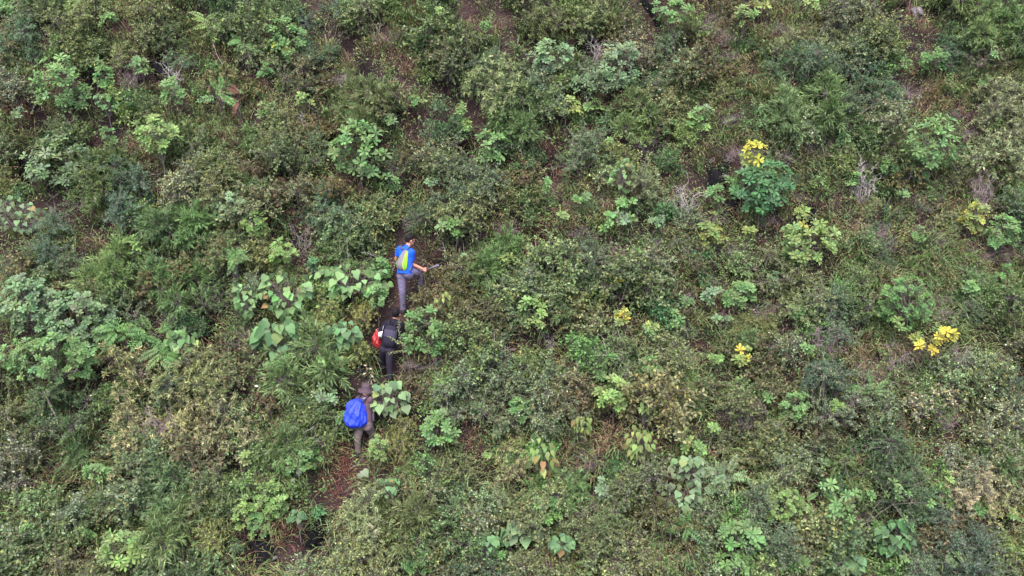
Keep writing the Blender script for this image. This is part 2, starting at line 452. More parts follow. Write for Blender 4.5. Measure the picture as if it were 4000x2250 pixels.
NOPLANT = CLEAR + [(a, b, c * .62, d * .62) for a, b, c, d in HOLLOW] + [(x, y, 20, 16) for x, y in VOID]     # ground cover stays thin here
CLEAR += HOLLOW

SOFT = []                                           # crowns of the singled-out plants; shrubs do not stand in front of them
def soft(px, py, s):
    for (cx, cy, hw, hh) in SOFT:
        if py > cy - .5 * hh and ((px - cx) / (hw * .9 + 34 * s)) ** 2 + ((py - cy) / (hh + 52 * s)) ** 2 < 1: return False
    return True

def clear(px, py, rpx):
    for (cx, cy, hw, hh) in HOLLOW:
        if py > cy - hh and ((px - cx) / (hw + rpx * 1.1)) ** 2 + ((py - cy) / (hh + rpx * 1.3)) ** 2 < 1: return False
    for (cx, cy) in VOID:
        if py > cy - 26 and ((px - cx) / (20 + rpx * .7)) ** 2 + ((py - cy) / (18 + rpx * .9)) ** 2 < 1: return False
    for (cx, cy, hw, hh) in CLEAR:
        if ((px - cx) / (hw + rpx)) ** 2 + ((py - cy) / (hh + rpx)) ** 2 < 1: return False
    return True

# ------------------------------------------------------------------ the hikers: joints from the photograph, feet on the hillside
def hiker_frame(ox, oy, k, ankle):
    """crop pixel + depth offset -> world; the depth comes from the ankle standing on the slope"""
    ax, ay, aw = ankle
    px, py = ox + ax / k, oy + ay / k
    p, d = on_ground(px, py, 0.10)
    d0 = d - aw
    return lambda cx, cy, w=0.0: at_depth(ox + cx / k, oy + cy / k, d0 + w)

J1f = hiker_frame(1440, 880, 3.814, (515, 1262, .30))
J2f = hiker_frame(1380, 1180, 4.263, (612, 1235, .20))
J3f = hiker_frame(1280, 1460, 4.025, (478, 1232, .16))
J1 = dict(pel=J1f(540, 690, 0), neck=J1f(572, 312, .03), head=J1f(618, 218, .05), shL=J1f(468, 352, .08), shR=J1f(640, 405, -.09),
          elL=J1f(412, 500, .22), wrL=J1f(500, 520, .42), elR=J1f(636, 575, .02), wrR=J1f(800, 648, .07), hipL=J1f(492, 715, .03), hipR=J1f(598, 700, -.01),
          knL=J1f(502, 985, .10), anL=J1f(515, 1262, .30), knR=J1f(785, 700, .30), anR=J1f(772, 950, .53))
J2 = dict(pel=J2f(605, 715, 0), neck=J2f(690, 300, .03), head=J2f(712, 195, .05), shL=J2f(545, 372, .0), shR=J2f(800, 378, -.02),
          elL=J2f(448, 520, .04), wrL=J2f(410, 475, .22), elR=J2f(838, 560, .10), wrR=J2f(800, 620, .32), hipL=J2f(530, 740, .03), hipR=J2f(622, 745, -.03),
          knR=J2f(600, 985, .06), anR=J2f(612, 1235, .20), knL=J2f(492, 880, .24), anL=J2f(500, 1035, .52))
J3 = dict(pel=J3f(575, 775, .06), neck=J3f(575, 352, .03), head=J3f(604, 272, .04), shL=J3f(490, 392, .05), shR=J3f(670, 410, -.06),
          elL=J3f(450, 560, .20), wrL=J3f(560, 600, .40), elR=J3f(690, 555, .12), wrR=J3f(735, 500, .36), hipL=J3f(505, 800, .08), hipR=J3f(625, 790, .02),
          knL=J3f(470, 1030, .06), anL=J3f(478, 1232, .16), knR=J3f(705, 950, .26), anR=J3f(690, 1105, .42))
for J in (J1, J2, J3):
    for k in ("anL", "anR"):
        a = J[k]
        fy = a + np.array([0, .06, 0])
        PINS.append((fy[0], fy[1], float(a[2] - .095 - ground0(fy[0], fy[1]))))

for (hx, hy, hw, hh) in HOLLOW:
    p_, d_ = on_ground(hx, hy, 0)
    PITS.append((p_[0], p_[1], max(.18, (hw + hh) / 2 * d_ / FOC * .8)))
for (hx, hy) in VOID:
    p_, d_ = on_ground(hx, hy, 0); PITS.append((p_[0], p_[1], .17))

# ------------------------------------------------------------------ the hillside
def axis_steps(lo, hi, core_lo, core_hi, fine, n):
    a = np.arange(core_lo, core_hi + 1e-6, fine)
    q = np.linspace(0, 1, n) ** 2
    return np.concatenate([(core_lo - (core_lo - lo) * q[1:])[::-1], a, core_hi + (hi - core_hi) * q[1:]])
xs = axis_steps(-90, 90, -15, 15, .1, 16); ys = axis_steps(-70, 80, -7, 9, .085, 16)
X, Y = np.meshgrid(xs, ys)
Z = ground(X, Y) + .02 * np.sin(9.1 * X + 4 * Y) * np.sin(8.3 * Y) + .012 * np.sin(21 * X - 17 * Y)
nx, ny = len(xs), len(ys)
i = np.arange(ny - 1)[:, None] * nx; j = np.arange(nx - 1)[None]
Q = np.stack([i + j, i + j + 1, i + nx + j + 1, i + nx + j], -1).reshape(-1, 4)
hill = link("hillside", make_mesh("hillside", np.stack([X, Y, Z], -1).reshape(-1, 3), [Q], M_SOIL))
tag(hill, "steep reddish-brown hillside soil under the scrub", "hillside", kind="structure")

# ------------------------------------------------------------------ people
def capsule(g, p0, r0, p1, r1, k=12):
    p0 = np.asarray(p0, float); p1 = np.asarray(p1, float)
    ax = p1 - p0; L = np.linalg.norm(ax); t = ax / max(L, 1e-6)
    pts, rad = [], []
    for a in (-80, -60, -35, 0): pts.append(p0 + t * r0 * math.sin(R(a))); rad.append(r0 * math.cos(R(a)))
    for a in (0, 35, 60, 80): pts.append(p1 + t * r1 * math.sin(R(a))); rad.append(r1 * math.cos(R(a)))
    t2 = np.tile(t, (8, 1)); ref = np.array([1.0, 0, 0]) if abs(t[0]) < .8 else np.array([0, 1.0, 0])
    a = unit(np.cross(t, ref)); b = np.cross(t, a)
    ang = np.arange(k) * 2 * math.pi / k
    V = np.array(pts)[:, None] + np.array(rad)[:, None, None] * (a * np.cos(ang)[:, None] + b * np.sin(ang)[:, None])[None]
    n = 8; ii = np.arange(n - 1)[:, None] * k; jj = np.arange(k)[None]
    Q = np.stack([ii + jj, ii + (jj + 1) % k, ii + k + (jj + 1) % k, ii + k + jj], -1).reshape(-1, 4)
    V = np.concatenate([V.reshape(-1, 3), [pts[0]], [pts[-1]]])
    T = [[(q + 1) % k, q, n * k] for q in range(k)] + [[(n - 1) * k + q, (n - 1) * k + (q + 1) % k, n * k + 1] for q in range(k)]
    g.add(V, T, Q)

def ellipsoid(g, c, axes, radii, k=14):
    c = np.asarray(c, float); A = np.asarray(axes, float)
    V = []
    for a in np.linspace(-88, 88, 11):
        for b in range(k):
            th = 2 * math.pi * b / k
            V.append((radii[0] * math.cos(R(a)) * math.cos(th), radii[1] * math.cos(R(a)) * math.sin(th), radii[2] * math.sin(R(a))))
    V = np.array(V) @ A + c
    n = 11; ii = np.arange(n - 1)[:, None] * k; jj = np.arange(k)[None]
    Q = np.stack([ii + jj, ii + (jj + 1) % k, ii + k + (jj + 1) % k, ii + k + jj], -1).reshape(-1, 4)
    V = np.concatenate([V, [c - A[2] * radii[2]], [c + A[2] * radii[2]]])
    T = [[(q + 1) % k, q, n * k] for q in range(k)] + [[(n - 1) * k + q, (n - 1) * k + (q + 1) % k, n * k + 1] for q in range(k)]
    g.add(V, T, Q)

def fuse(name, g, mat, parent, voxel=.01, smooth=4, crease=0.0):
    """one continuous skin around overlapping forms"""
    tmp = bpy.data.objects.new("tmp", g.mesh("tmp", mat)); col.objects.link(tmp)
    m = tmp.modifiers.new("r", 'REMESH'); m.mode = 'VOXEL'; m.voxel_size = voxel
    s = tmp.modifiers.new("s", 'SMOOTH'); s.iterations = smooth; s.factor = .5
    dg = bpy.context.evaluated_depsgraph_get(); dg.update()
    me = bpy.data.meshes.new_from_object(tmp.evaluated_get(dg))
    bpy.data.objects.remove(tmp)
    me.name = name
    n = len(me.vertices); co = np.empty(n * 3, np.float32); me.vertices.foreach_get("co", co); co = co.reshape(-1, 3)
    if crease:                                       # folds in cloth
        nr = np.empty(n * 3, np.float32); me.vertices.foreach_get("normal", nr); nr = nr.reshape(-1, 3)
        f = np.sin(co[:, 2] * 55 + 9 * np.sin(co[:, 0] * 21) + 5 * np.sin(co[:, 1] * 17)) * np.sin(co[:, 0] * 31 + co[:, 1] * 23 + 4 * co[:, 2])
        co = co + nr * (crease * f)[:, None]
    inv = np.array(parent.matrix_basis.inverted()) if parent else np.eye(4)
    co = co @ inv[:3, :3].T + inv[:3, 3]
    me.vertices.foreach_set("co", co.astype(np.float32).ravel())
    me.materials.clear(); me.materials.append(mat)
    me.polygons.foreach_set("use_smooth", np.ones(len(me.polygons), bool))
    me.update()
    return link(name, me, parent)

def local_link(name, g, mat, parent, smooth=True):
    me = g.mesh(name, mat, smooth)
    n = len(me.vertices); co = np.empty(n * 3, np.float32); me.vertices.foreach_get("co", co); co = co.reshape(-1, 3)
    inv = np.array(parent.matrix_basis.inverted())
    me.vertices.foreach_set("co", (co @ inv[:3, :3].T + inv[:3, 3]).astype(np.float32).ravel()); me.update()
    return link(name, me, parent)

def root_at(name, p):
    o = empty(name, Vector(p)); o.matrix_basis = Matrix.Translation(Vector(p)); return o

def fingers(g, wrist, d, n, s, grip=None):
    """palm + four unequal fingers + thumb; d along the hand, n palm normal (fingers curl to it), s towards the thumb"""
    d, n = unit(d), unit(n); s = unit(s - d * (s @ d)); n = unit(np.cross(s, d)) * np.sign(np.cross(s, d) @ n)
    for o in (-.028, -.009, .010, .028): capsule(g, wrist + s * o * .6, .016, wrist + d * .085 + s * o, .013, 8)
    for o, L in ((-.029, .062), (-.010, .078), (.010, .084), (.029, .074)):
        p = wrist + d * .085 + s * o; a = 0.5 if grip is None else 0.95
        for q in range(3):
            dd = d * math.cos(a) + n * math.sin(a); e = p + dd * L * (.42, .33, .25)[q]
            capsule(g, p, .0095 - q * .0008, e, .009 - q * .0008, 8); p = e; a += 0.35 if grip is None else 0.95
    p = wrist + d * .03 + s * .03
    for q, (k, L) in enumerate(((.35, .04), (.8, .03), (1.1, .025))):
        dd = unit(d * .8 + s * (.8 - .4 * q) + n * k); e = p + dd * L; capsule(g, p, .0115 - q * .001, e, .010 - q * .001, 8); p = e

def person(J, label, face, cloth, sleeve, hair=True, boot_mat=None, wide=1.0):
    """cloth: (skin, shirt, trousers, hair, boots) materials; sleeve: share of the arm that is covered"""
    skin, shirt, trous, hairm, boots = cloth
    foot = (J["anL"] + J["anR"]) / 2
    low = J["anL"] if J["anL"][2] < J["anR"][2] else J["anR"]
    root = root_at("person", low - np.array([0, 0, .095]))
    tag(root, label, "person", "people climbing the hillside in single file")
    lat = unit(J["shR"] - J["shL"]); up = unit(J["neck"] - J["pel"]); fwd = unit(np.cross(up, lat)); lat = np.cross(fwd, up)
    f = unit(face); hu = unit(up * .6 + np.array([0, 0, 1.0]) - f * .05); hs = unit(np.cross(f, hu)); hu = np.cross(hs, f)
    H = J["head"]; mid = J["pel"] * .5 + J["neck"] * .5
    def torso(g, e, low_=True):
        for sgn in (-1, 1):
            o = lat * sgn
            capsule(g, J["pel"] + o * .075 * wide - up * .02, .095 + e, mid + o * .06 * wide, .092 + e)
            capsule(g, mid + o * .06 * wide, .092 + e, J["neck"] - up * .14 + o * .085 * wide, .095 + e)
        capsule(g, J["shL"] - up * .02 - lat * -.03, .058 + e, J["neck"] - up * .055, .062 + e)
        capsule(g, J["shR"] - up * .02 - lat * .03, .058 + e, J["neck"] - up * .055, .062 + e)
    # body: one continuous figure
    g = Geo(); torso(g, -.012)
    capsule(g, J["neck"] - up * .05, .055, H - hu * .06 - f * .01, .052)
    ellipsoid(g, H + hu * .015 - f * .012, (hs, f, hu), (.074, .092, .105))
    ellipsoid(g, H - hu * .055 + f * .03, (hs, f, hu), (.055, .062, .062))       # jaw
    capsule(g, H + f * .088 + hu * .0, .011, H + f * .108 - hu * .03, .014, 8)   # nose
    capsule(g, H + f * .082 - hu * .062 - hs * .016, .008, H + f * .082 - hu * .062 + hs * .016, .008, 8)   # mouth
    for sg in (-1, 1):
        ellipsoid(g, H + hs * sg * .077 - f * .008 - hu * .012, (hs, f, hu), (.012, .02, .033), 8)
        capsule(g, H + f * .075 + hs * sg * .018 + hu * .022, .012, H + f * .07 + hs * sg * .045 + hu * .02, .010, 8)   # brow
    for s_, e_, w_ in (("shL", "elL", "wrL"), ("shR", "elR", "wrR")):
        capsule(g, J[s_], .055, J[e_], .042); capsule(g, J[e_], .043, J[w_], .028)
        hd = unit(J[w_] - J[e_])
        if J.get("grip") and w_ == "wrR":
            fingers(g, J[w_], hd, J["gripn"], J["grips"], True)
        else:
            fingers(g, J[w_], hd, unit(-lat * (1 if s_ == "shR" else -1) + fwd * .2), unit(fwd + up * .5))
    for h_, k_, a_ in (("hipL", "knL", "anL"), ("hipR", "knR", "anR")):
        capsule(g, J[h_], .085, J[k_], .056); capsule(g, J[k_], .056, J[a_], .040)
        capsule(g, J[a_], .04, J[a_] + np.array([0, .12, -.05]), .03)
    fuse("body", g, skin, root, .0075, 3)
    # eyes
    for sg in (-1, 1):
        g = Geo(); ellipsoid(g, H + f * .083 + hs * sg * .032 + hu * .004, (hs, f, hu), (.013, .009, .007), 8)
        local_link("eye", g, plain("eye_dark", (.03, .02, .02), .3, .5), root)
    # shirt
    g = Geo(); torso(g, .012)
    capsule(g, J["neck"] - up * .07, .07, J["neck"] - up * .015, .062)
    for s_, e_, w_ in (("shL", "elL", "wrL"), ("shR", "elR", "wrR")):
        if sleeve < 1:
            q = J[s_] * (1 - sleeve) + J[e_] * sleeve; capsule(g, J[s_], .072, q - unit(J[e_] - J[s_]) * .04, .068)
            tube(g, [q - unit(J[e_] - J[s_]) * .10, q], [.066, .072], 14, cap=True)
        else:
            capsule(g, J[s_], .07, J[e_], .058); capsule(g, J[e_], .058, J[w_] - unit(J[w_] - J[e_]) * .02, .042)
    tube(g, [J["pel"] + up * .03, J["pel"] - up * .05], [.155, .165], 18, cap=True)
    fuse("shirt", g, shirt, root, .011, 3, .0025)
    # trousers
    g = Geo()
    for h_, k_, a_, sg in (("hipL", "knL", "anL", -1), ("hipR", "knR", "anR", 1)):
        capsule(g, J["pel"] + lat * sg * .065 - up * .03, .112, J[h_] - up * .05, .104)
        capsule(g, J[h_], .108, J[k_], .074); capsule(g, J[k_], .074, J[a_] + unit(J[k_] - J[a_]) * .05, .058)
        tube(g, [J[a_] + unit(J[k_] - J[a_]) * .13, J[a_] + unit(J[k_] - J[a_]) * .02], [.056, .066], 14, cap=True)
    fuse("trousers", g, trous, root, .011, 3, .0022)
    for a_ in ("anL", "anR"):
        g = Geo(); a = J[a_]; t = a + np.array([.01, .17, -.045])
        capsule(g, a + np.array([0, 0, .05]), .052, a - np.array([0, .02, .04]), .055)
        capsule(g, a - np.array([0, .02, .045]), .05, t, .044); capsule(g, t - np.array([.02, 0, 0]), .04, t + np.array([.02, 0, 0]), .04)
        fuse("boot", g, boots, root, .012, 2)
    if hair:
        g = Geo(); ellipsoid(g, H + hu * .040 - f * .022, (hs, f, hu), (.084, .096, .098))
        ellipsoid(g, H + hu * .012 - f * .045, (hs, f, hu), (.078, .062, .078))
        ellipsoid(g, H + hu * .085 + f * .025, (hs, f, hu), (.060, .055, .038))
        fuse("hair", g, hairm, root, .010, 2, .005)
    return root, dict(lat=lat, up=up, fwd=fwd, back=-fwd, H=H, f=f, hu=hu, hs=hs)

SK1 = plain("tan_skin", (.33, .15, .105), .6, .4, .08); SK3 = plain("pale_skin", (.58, .30, .25), .6, .4, .08)
HAIR = plain("black_hair", (.006, .005, .0065), .75, .15, .4, 90)
BOOT = plain("dark_boot", (.022, .02, .026), .7, .3)
BLUE = plain("royal_blue_cotton", (.006, .065, .50), .85, .2, .10)
GREYP = plain("grey_violet_trousers", (.105, .092, .150), .9, .2, .10)
NAVY = plain("black_navy_cotton", (.0055, .005, .011), .9, .2, .15)
NAVYP = plain("dark_slate_trousers", (.020, .017, .030), .9, .2, .15)
BROWN = plain("maroon_brown_shirt", (.070, .042, .054), .9, .2, .12)
TAUPE = plain("taupe_trousers", (.100, .076, .080), .9, .2, .12)

def wpose(J, dirv):
    J["grip"] = True; J["gripn"] = np.asarray(dirv[0], float); J["grips"] = np.asarray(dirv[1], float)
wpose(J1, ((0.2, .4, -.7), (.6, .5, .5)))
h1, F1 = person(J1, "person in royal blue T-shirt and grey-violet trousers stepping uphill, machete in hand", (.86, .50, -.30), (SK1, BLUE, GREYP, HAIR, BOOT), .62)
h2, F2 = person(J2, "person in black clothes seen from behind between the two other climbers", (.15, .95, -.12), (SK1, NAVY, NAVYP, HAIR, BOOT), 1.0, wide=1.1)
h3, F3 = person(J3, "person in wide-brimmed hat, maroon-brown shirt and taupe trousers", (.45, .85, -.25), (SK3, BROWN, TAUPE, HAIR, BOOT), 1.0, hair=False)

# surface of a bag: rings of (centre, half width, half depth); theta 0 points away from the wearer's back
def ring_pt(c, a, b, lat, back, th, pw=.75):
    s, co = math.sin(th), math.cos(th)
    x = a * math.copysign(abs(s) ** pw, s); y = b * math.copysign(abs(co) ** pw, co)
    if y < 0: y *= .35
    return c + lat * x + back * y

def bag_mesh(rings, lat, back, k=28, wr=0.0, seed=1):
    rng = np.random.default_rng(seed); g = Geo(); V = []
    ph = rng.uniform(0, 6, 6)
    for ri, (c, a, b) in enumerate(rings):
        for q in range(k):
            th = 2 * math.pi * q / k
            p = ring_pt(np.asarray(c), a, b, lat, back, th)
            if wr:
                s = ri / len(rings)
                n = (math.sin(7 * th + 9 * s + ph[0]) * .5 + abs(math.sin(9 * th + 16 * s + 2 * math.sin(5 * s) + ph[3])) * .9 - .5 + math.sin(17 * th - 31 * s + ph[4]) * .25 + math.sin(4 * th - 14 * s + ph[1]) * .6 + math.sin(11 * th + 23 * s + ph[2]) * .35) * wr * min(1, 6 * s * (1 - s))
                p = p + (lat * math.sin(th) + back * math.cos(th)) * n
            V.append(p)
    n = len(rings); V.append(np.asarray(rings[0][0])); V.append(np.asarray(rings[-1][0])); ii = np.arange(n - 1)[:, None] * k; jj = np.arange(k)[None]
    Q = np.stack([ii + jj, ii + (jj + 1) % k, ii + k + (jj + 1) % k, ii + k + jj], -1).reshape(-1, 4)[:, ::-1]
    T = [[q, (q + 1) % k, n * k] for q in range(k)] + [[(n - 1) * k + (q + 1) % k, (n - 1) * k + q, n * k + 1] for q in range(k)]
    g.add(np.array(V), T, Q)
    return g

def patch(rings, lat, back, fun, s0, s1, ns=14, nt=4, off=.004):
    """strip lying on the bag between two angle curves fun(s) -> (th0, th1)"""
    g = Geo(); V = []
    cs = np.array([r[0] for r in rings]); aa = np.array([r[1] for r in rings]); bb = np.array([r[2] for r in rings]); m = len(rings) - 1
    for s in np.linspace(s0, s1, ns):
        x = s * m; c = np.array([np.interp(x, range(m + 1), cs[:, d]) for d in range(3)]); a = np.interp(x, range(m + 1), aa); b = np.interp(x, range(m + 1), bb)
        t0, t1 = fun(s)
        for t in np.linspace(t0, t1, nt): V.append(ring_pt(c, a + off, b + off, lat, back, t))
    i = np.arange(ns - 1)[:, None] * nt; j = np.arange(nt - 1)[None]
    Q = np.stack([i + j, i + nt + j, i + nt + j + 1, i + j + 1], -1).reshape(-1, 4)
    g.add(np.array(V), None, Q)
    return g

def straps(root, F, J, top, low, mat, w=.022, sides=(-1, 1)):
    for sg in sides:
        sh = J["shR"] if sg > 0 else J["shL"]
        sh = sh * .62 + J["neck"] * .38
        pts = [top + F["lat"] * sg * .06 + F["back"] * .02, sh + F["back"] * .095 + F["up"] * .02, sh + F["up"] * .075, sh + F["fwd"] * .10 + F["up"] * .0,
               sh + F["fwd"] * .125 - F["up"] * .16 + F["lat"] * sg * .03, low + F["lat"] * sg * .16 + F["fwd"] * .02]
        P = []
        for a in range(len(pts) - 1):
            for t in np.linspace(0, 1, 5)[:-1]: P.append(pts[a] * (1 - t) + pts[a + 1] * t)
        P.append(pts[-1]); P = np.array(P)
        for _ in range(2): P[1:-1] = (P[:-2] + P[1:-1] * 2 + P[2:]) / 4
        t = unit(np.gradient(P, axis=0)); side = unit(F["lat"] - t * (t @ F["lat"])[:, None]); nn = np.cross(side, t)
        g = Geo(); V = []
        for p, s_, n_ in zip(P, side, nn):
            for x, y in ((-w, -.005), (w, -.005), (w, .005), (-w, .005)): V.append(p + s_ * x + n_ * y)
        n = len(P); i = np.arange(n - 1)[:, None] * 4; j = np.arange(4)[None]
        Q = np.stack([i + j, i + (j + 1) % 4, i + 4 + (j + 1) % 4, i + 4 + j], -1).reshape(-1, 4)
        Q = np.concatenate([Q, [[3, 2, 1, 0], [4 * n - 4, 4 * n - 3, 4 * n - 2, 4 * n - 1]]])
        g.add(np.array(V), None, Q); local_link("strap", g, mat, root, False)

PACKG = plain("grey_pack_cloth", (.115, .100, .125), .85, .25, .12); LIME = plain("lime_panel", (.20, .46, .02), .7, .3, .06)
PACKB = plain("black_pack_cloth", (.008, .007, .017), .85, .25, .2); PACKB2 = plain("violet_black_pocket", (.024, .020, .042), .8, .3, .12)
COVER = plain("blue_rain_cover", (.009, .028, .36), .6, .35, .35, 11, bump=.8); WHITE = plain("white_print", (.46, .46, .50), .7, .3, .05); YEL = plain("pale_yellow_print", (.45, .48, .25), .7, .3, .1)
RED = plain("red_plastic", (.175, .005, .005), .5, .4, .3, 18, bump=.6)

# lime and grey daypack on the blue T-shirt
bk, lt = F1["back"], F1["lat"]
top = J1f(520, 338, -.10); bot = J1f(515, 688, -.17); ctop = J1f(545, 372, -.12)
prof = [(0, .052, .01), (.05, .066, .035), (.16, .076, .055), (.32, .092, .085), (.5, .112, .11), (.66, .122, .125), (.8, .116, .12), (.9, .095, .095), (.97, .062, .06), (1, .02, .02)]
rings = []
for s, a, b in prof:
    cx = 556 - 46 * min(1, s * 1.6); cy = 368 + (690 - 368) * s
    rings.append((J1f(cx, cy, -.085 - .02 * s), a, b))
r = root_at("backpack", rings[5][0]); tag(r, "grey backpack with lime green side panels on the blue T-shirt", "backpack")
local_link("pack_body", bag_mesh(rings, lt, bk), PACKG, r)
for sg in (-1, 1):
    local_link("side_panel", patch(rings, lt, bk, lambda s: (sg * (.55 + .9 * max(0, s - .62)) if s > .3 else sg * (.55 + 2.0 * (.3 - s)), sg * 1.5), .12, .93), LIME, r)
local_link("seam", patch(rings, lt, bk, lambda s: (.62 + .9 * (s - .34), .74 + .9 * (s - .34)), .34, .66, 8, 2, .008), plain("dark_seam", (.03, .05, .02)), r)
straps(r, F1, J1, rings[0][0], rings[8][0], plain("dark_grey_strap", (.05, .045, .06)), .018)

# black pack of the second climber
bk, lt = F2["back"], F2["lat"]
prof = [(0, .06, .03), (.04, .10, .06), (.12, .125, .09), (.3, .138, .12), (.5, .142, .135), (.75, .142, .14), (.92, .132, .125), (1, .09, .08)]
rings = [(J2f(640 - 40 * s, 388 + (752 - 388) * s, -.07), a, b) for s, a, b in prof]
r = root_at("backpack", rings[4][0]); tag(r, "black backpack with a violet-black pocket on the dark-clothed person", "backpack")
local_link("pack_body", bag_mesh(rings, lt, bk, 28, .004), PACKB, r)
pk = local_link("pocket", patch(rings, lt, bk, lambda s: (-1.0 + .2 * s, 1.15), .36, .60, 8, 10, .012), PACKB2, r)
local_link("logo", patch(rings, lt, bk, lambda s: (-.05, .22), .445, .475, 3, 4, .018), WHITE, pk)
local_link("reflector", patch(rings, lt, bk, lambda s: (1.02 + .5 * (s - .34), 1.12 + .5 * (s - .34)), .34, .44, 4, 2, .008), WHITE, r)
straps(r, F2, J2, rings[0][0], rings[6][0], PACKB)

# red plastic bag in the left hand, white cloth mask hung from the pack
cl, cbk = unit(RGT - UPV * .0), -FWD
rb = [(405, 462, .008), (402, 490, .030), (394, 525, .054), (386, 565, .072), (382, 610, .084), (384, 655, .086), (394, 700, .074), (408, 740, .050), (424, 772, .016)]
rings = [(J2f(x, y, .02), w * .93, w * .6) for x, y, w in rb]
r = root_at("plastic_bag", rings[-1][0]); tag(r, "glossy red plastic bag hanging beside the black backpack", "bag")
local_link("bag", bag_mesh([tuple(np.asarray(rings[q][e]) * (1 - t) + np.asarray(rings[q + 1][e]) * t for e in range(3)) for q in range(len(rings) - 1) for t in (0, .34, .67)] + [rings[-1]], cl, cbk, 40, .016, 5), RED, r)
g = Geo(); tube(g, [J2f(405, 465, .02), J2f(408, 470, .12), J2f(410, 474, .22)], [.007, .006, .006], 6, cap=True); local_link("twisted_neck", g, RED, r)
r = root_at("face_mask", J2f(452, 535, -.10)); tag(r, "white cloth face mask dangling between red bag and black backpack", "mask")
g = Geo(); P = [J2f(x, y, -.12) for x, y in ((415, 505), (490, 482), (484, 530), (476, 590), (420, 578), (410, 540))]; c = J2f(450, 535, -.15)
P2 = [p + FWD * .012 for p in P]; V = P + [c] + P2 + [c + FWD * .012]
T = [[q, (q + 1) % 6, 6] for q in range(6)] + [[7 + (q + 1) % 6, 7 + q, 13] for q in range(6)]
Qs = [[q, 7 + q, 7 + (q + 1) % 6, (q + 1) % 6] for q in range(6)]
g.add(np.array(V), T, Qs); local_link("cloth", g, WHITE, r, False)
g = Geo(); tube(g, [J2f(486, 486, -.12), J2f(494, 440, -.13), J2f(503, 398, -.10), J2f(520, 380, -.06)], [.0035] * 4, 5, cap=True); local_link("ear_loop", g, plain("grey_cord", (.4, .37, .42)), r)

# big pack under a blue rain cover
lt = unit(RGT * .96 + UPV * .10 + FWD * .12); bk = unit(-FWD + RGT * -.25)
rb = [(440, 392, 30), (438, 405, 68), (438, 440, 102), (440, 490, 124), (446, 545, 136), (452, 600, 146), (455, 650, 162), (458, 695, 166), (466, 740, 160), (474, 785, 144), (478, 820, 116), (476, 842, 80)]
rings = [(J3f(x + 8, y, -.06), w * .00133, min(.20, w * .00133 * 1.0)) for x, y, w in rb]
r = root_at("backpack", rings[-1][0]); tag(r, "large backpack under a crumpled royal blue rain cover", "backpack")
dense = [tuple(np.asarray(rings[q][e]) * (1 - t) + np.asarray(rings[q + 1][e]) * t for e in range(3)) for q in range(len(rings) - 1) for t in (0, .25, .5, .75)] + [rings[-1]]
cv = local_link("rain_cover", bag_mesh(dense, lt, bk, 72, .022, 3), COVER, r)
# a drawcord welt across the cover and its printed marks
local_link("gathered_seam", patch(rings, lt, bk, lambda s: (-.9, 1.5), .615, .632, 3, 22, .020), COVER, cv)
mark = Geo()
for (s0, s1, t0, t1) in ((.735, .755, -.72, -.40), (.735, .80, -.72, -.64), (.735, .80, -.48, -.40), (.765, .782, -.66, -.46), (.80, .822, -.66, -.30), (.782, .80, -.40, -.32)):
    m_ = patch(rings, lt, bk, lambda s: (t0, t1), s0, s1, 3, 3, .030); mark.add(m_.V[0], None, m_.Q[0])
local_link("white_logo", mark, WHITE, cv, False)
mark = Geo()
for q, (s, t) in enumerate(((.60, -1.12), (.625, -1.06), (.65, -1.0), (.67, -.94), (.635, -.60), (.65, -.52), (.665, -.46), (.58, -1.2))):
    m_ = patch(rings, lt, bk, lambda s_: (t, t + .07), s, s + .022, 2, 2, .030); mark.add(m_.V[0], None, m_.Q[0])
lt_ = local_link("yellow_lettering", mark, YEL, cv, False); lt_["kind"] = "stuff"
straps(r, F3, J3, J3f(520, 430, -.08), J3f(600, 740, -.02), plain("dark_strap", (.03, .026, .04)), .026)
g = Geo(); c = J3f(574, 390, -.145); a_, b_ = unit(RGT * .85 + UPV * .5), unit(UPV * .85 - RGT * .5)
V = [c + a_ * x * .03 + b_ * y * .016 + FWD * z for z in (0, .01) for x, y in ((-1, -1), (1, -1), (1, 1), (-1, 1))]
g.add(np.array(V), None, [[0, 1, 2, 3], [7, 6, 5, 4], [0, 4, 5, 1], [1, 5, 6, 2], [2, 6, 7, 3], [3, 7, 4, 0]]); local_link("strap_tag", g, plain("pale_violet_tag", (.15, .13, .19)), r, False)

# hat (clothing: part of the third climber)
g = Geo(); H, f, hu, hs = F3["H"], F3["f"], F3["hu"], F3["hs"]
hu = unit(hu + UPV * .1); V = []; k = 32
prof = [(0, .128), (.035, .130), (.066, .118), (.085, .108), (.098, .072), (.105, .045), (.112, .012), (.168, .004)]
prof = [(.172, -.005), (.160, -.002), (.130, .014), (.108, .026), (.102, .055), (.098, .090), (.086, .118), (.060, .130), (.02, .126)]
for (rr, z) in prof:
    for q in range(k):
        th = 2 * math.pi * q / k; x, y = math.cos(th), math.sin(th)
        zz = z; rad = rr
        if rr > .12: zz = z - .030 * max(0, x) ** 2 * (rr - .108) / .064 - .012 * math.sin(3 * th + 1) * (rr - .108) / .064 - .01
        if z > .1: zz -= .010 * math.sin(2 * th) ** 2
        V.append(H + hu * (zz + .035) + hs * x * rad * .92 + f * y * rad * 1.0)
n = len(prof); ii = np.arange(n - 1)[:, None] * k; jj = np.arange(k)[None]
Q = np.stack([ii + jj, ii + (jj + 1) % k, ii + k + (jj + 1) % k, ii + k + jj], -1).reshape(-1, 4)
V.append(V[-1] * 0 + H + hu * .158); T = [[(n - 1) * k + q, (n - 1) * k + (q + 1) % k, n * k] for q in range(k)]
g.add(np.array(V), T, Q)
hat = local_link("hat", g, plain("dark_mauve_hat", (.050, .036, .046), .9, .2, .2), h3)
so = hat.modifiers.new("thick", 'SOLIDIFY'); so.thickness = .005
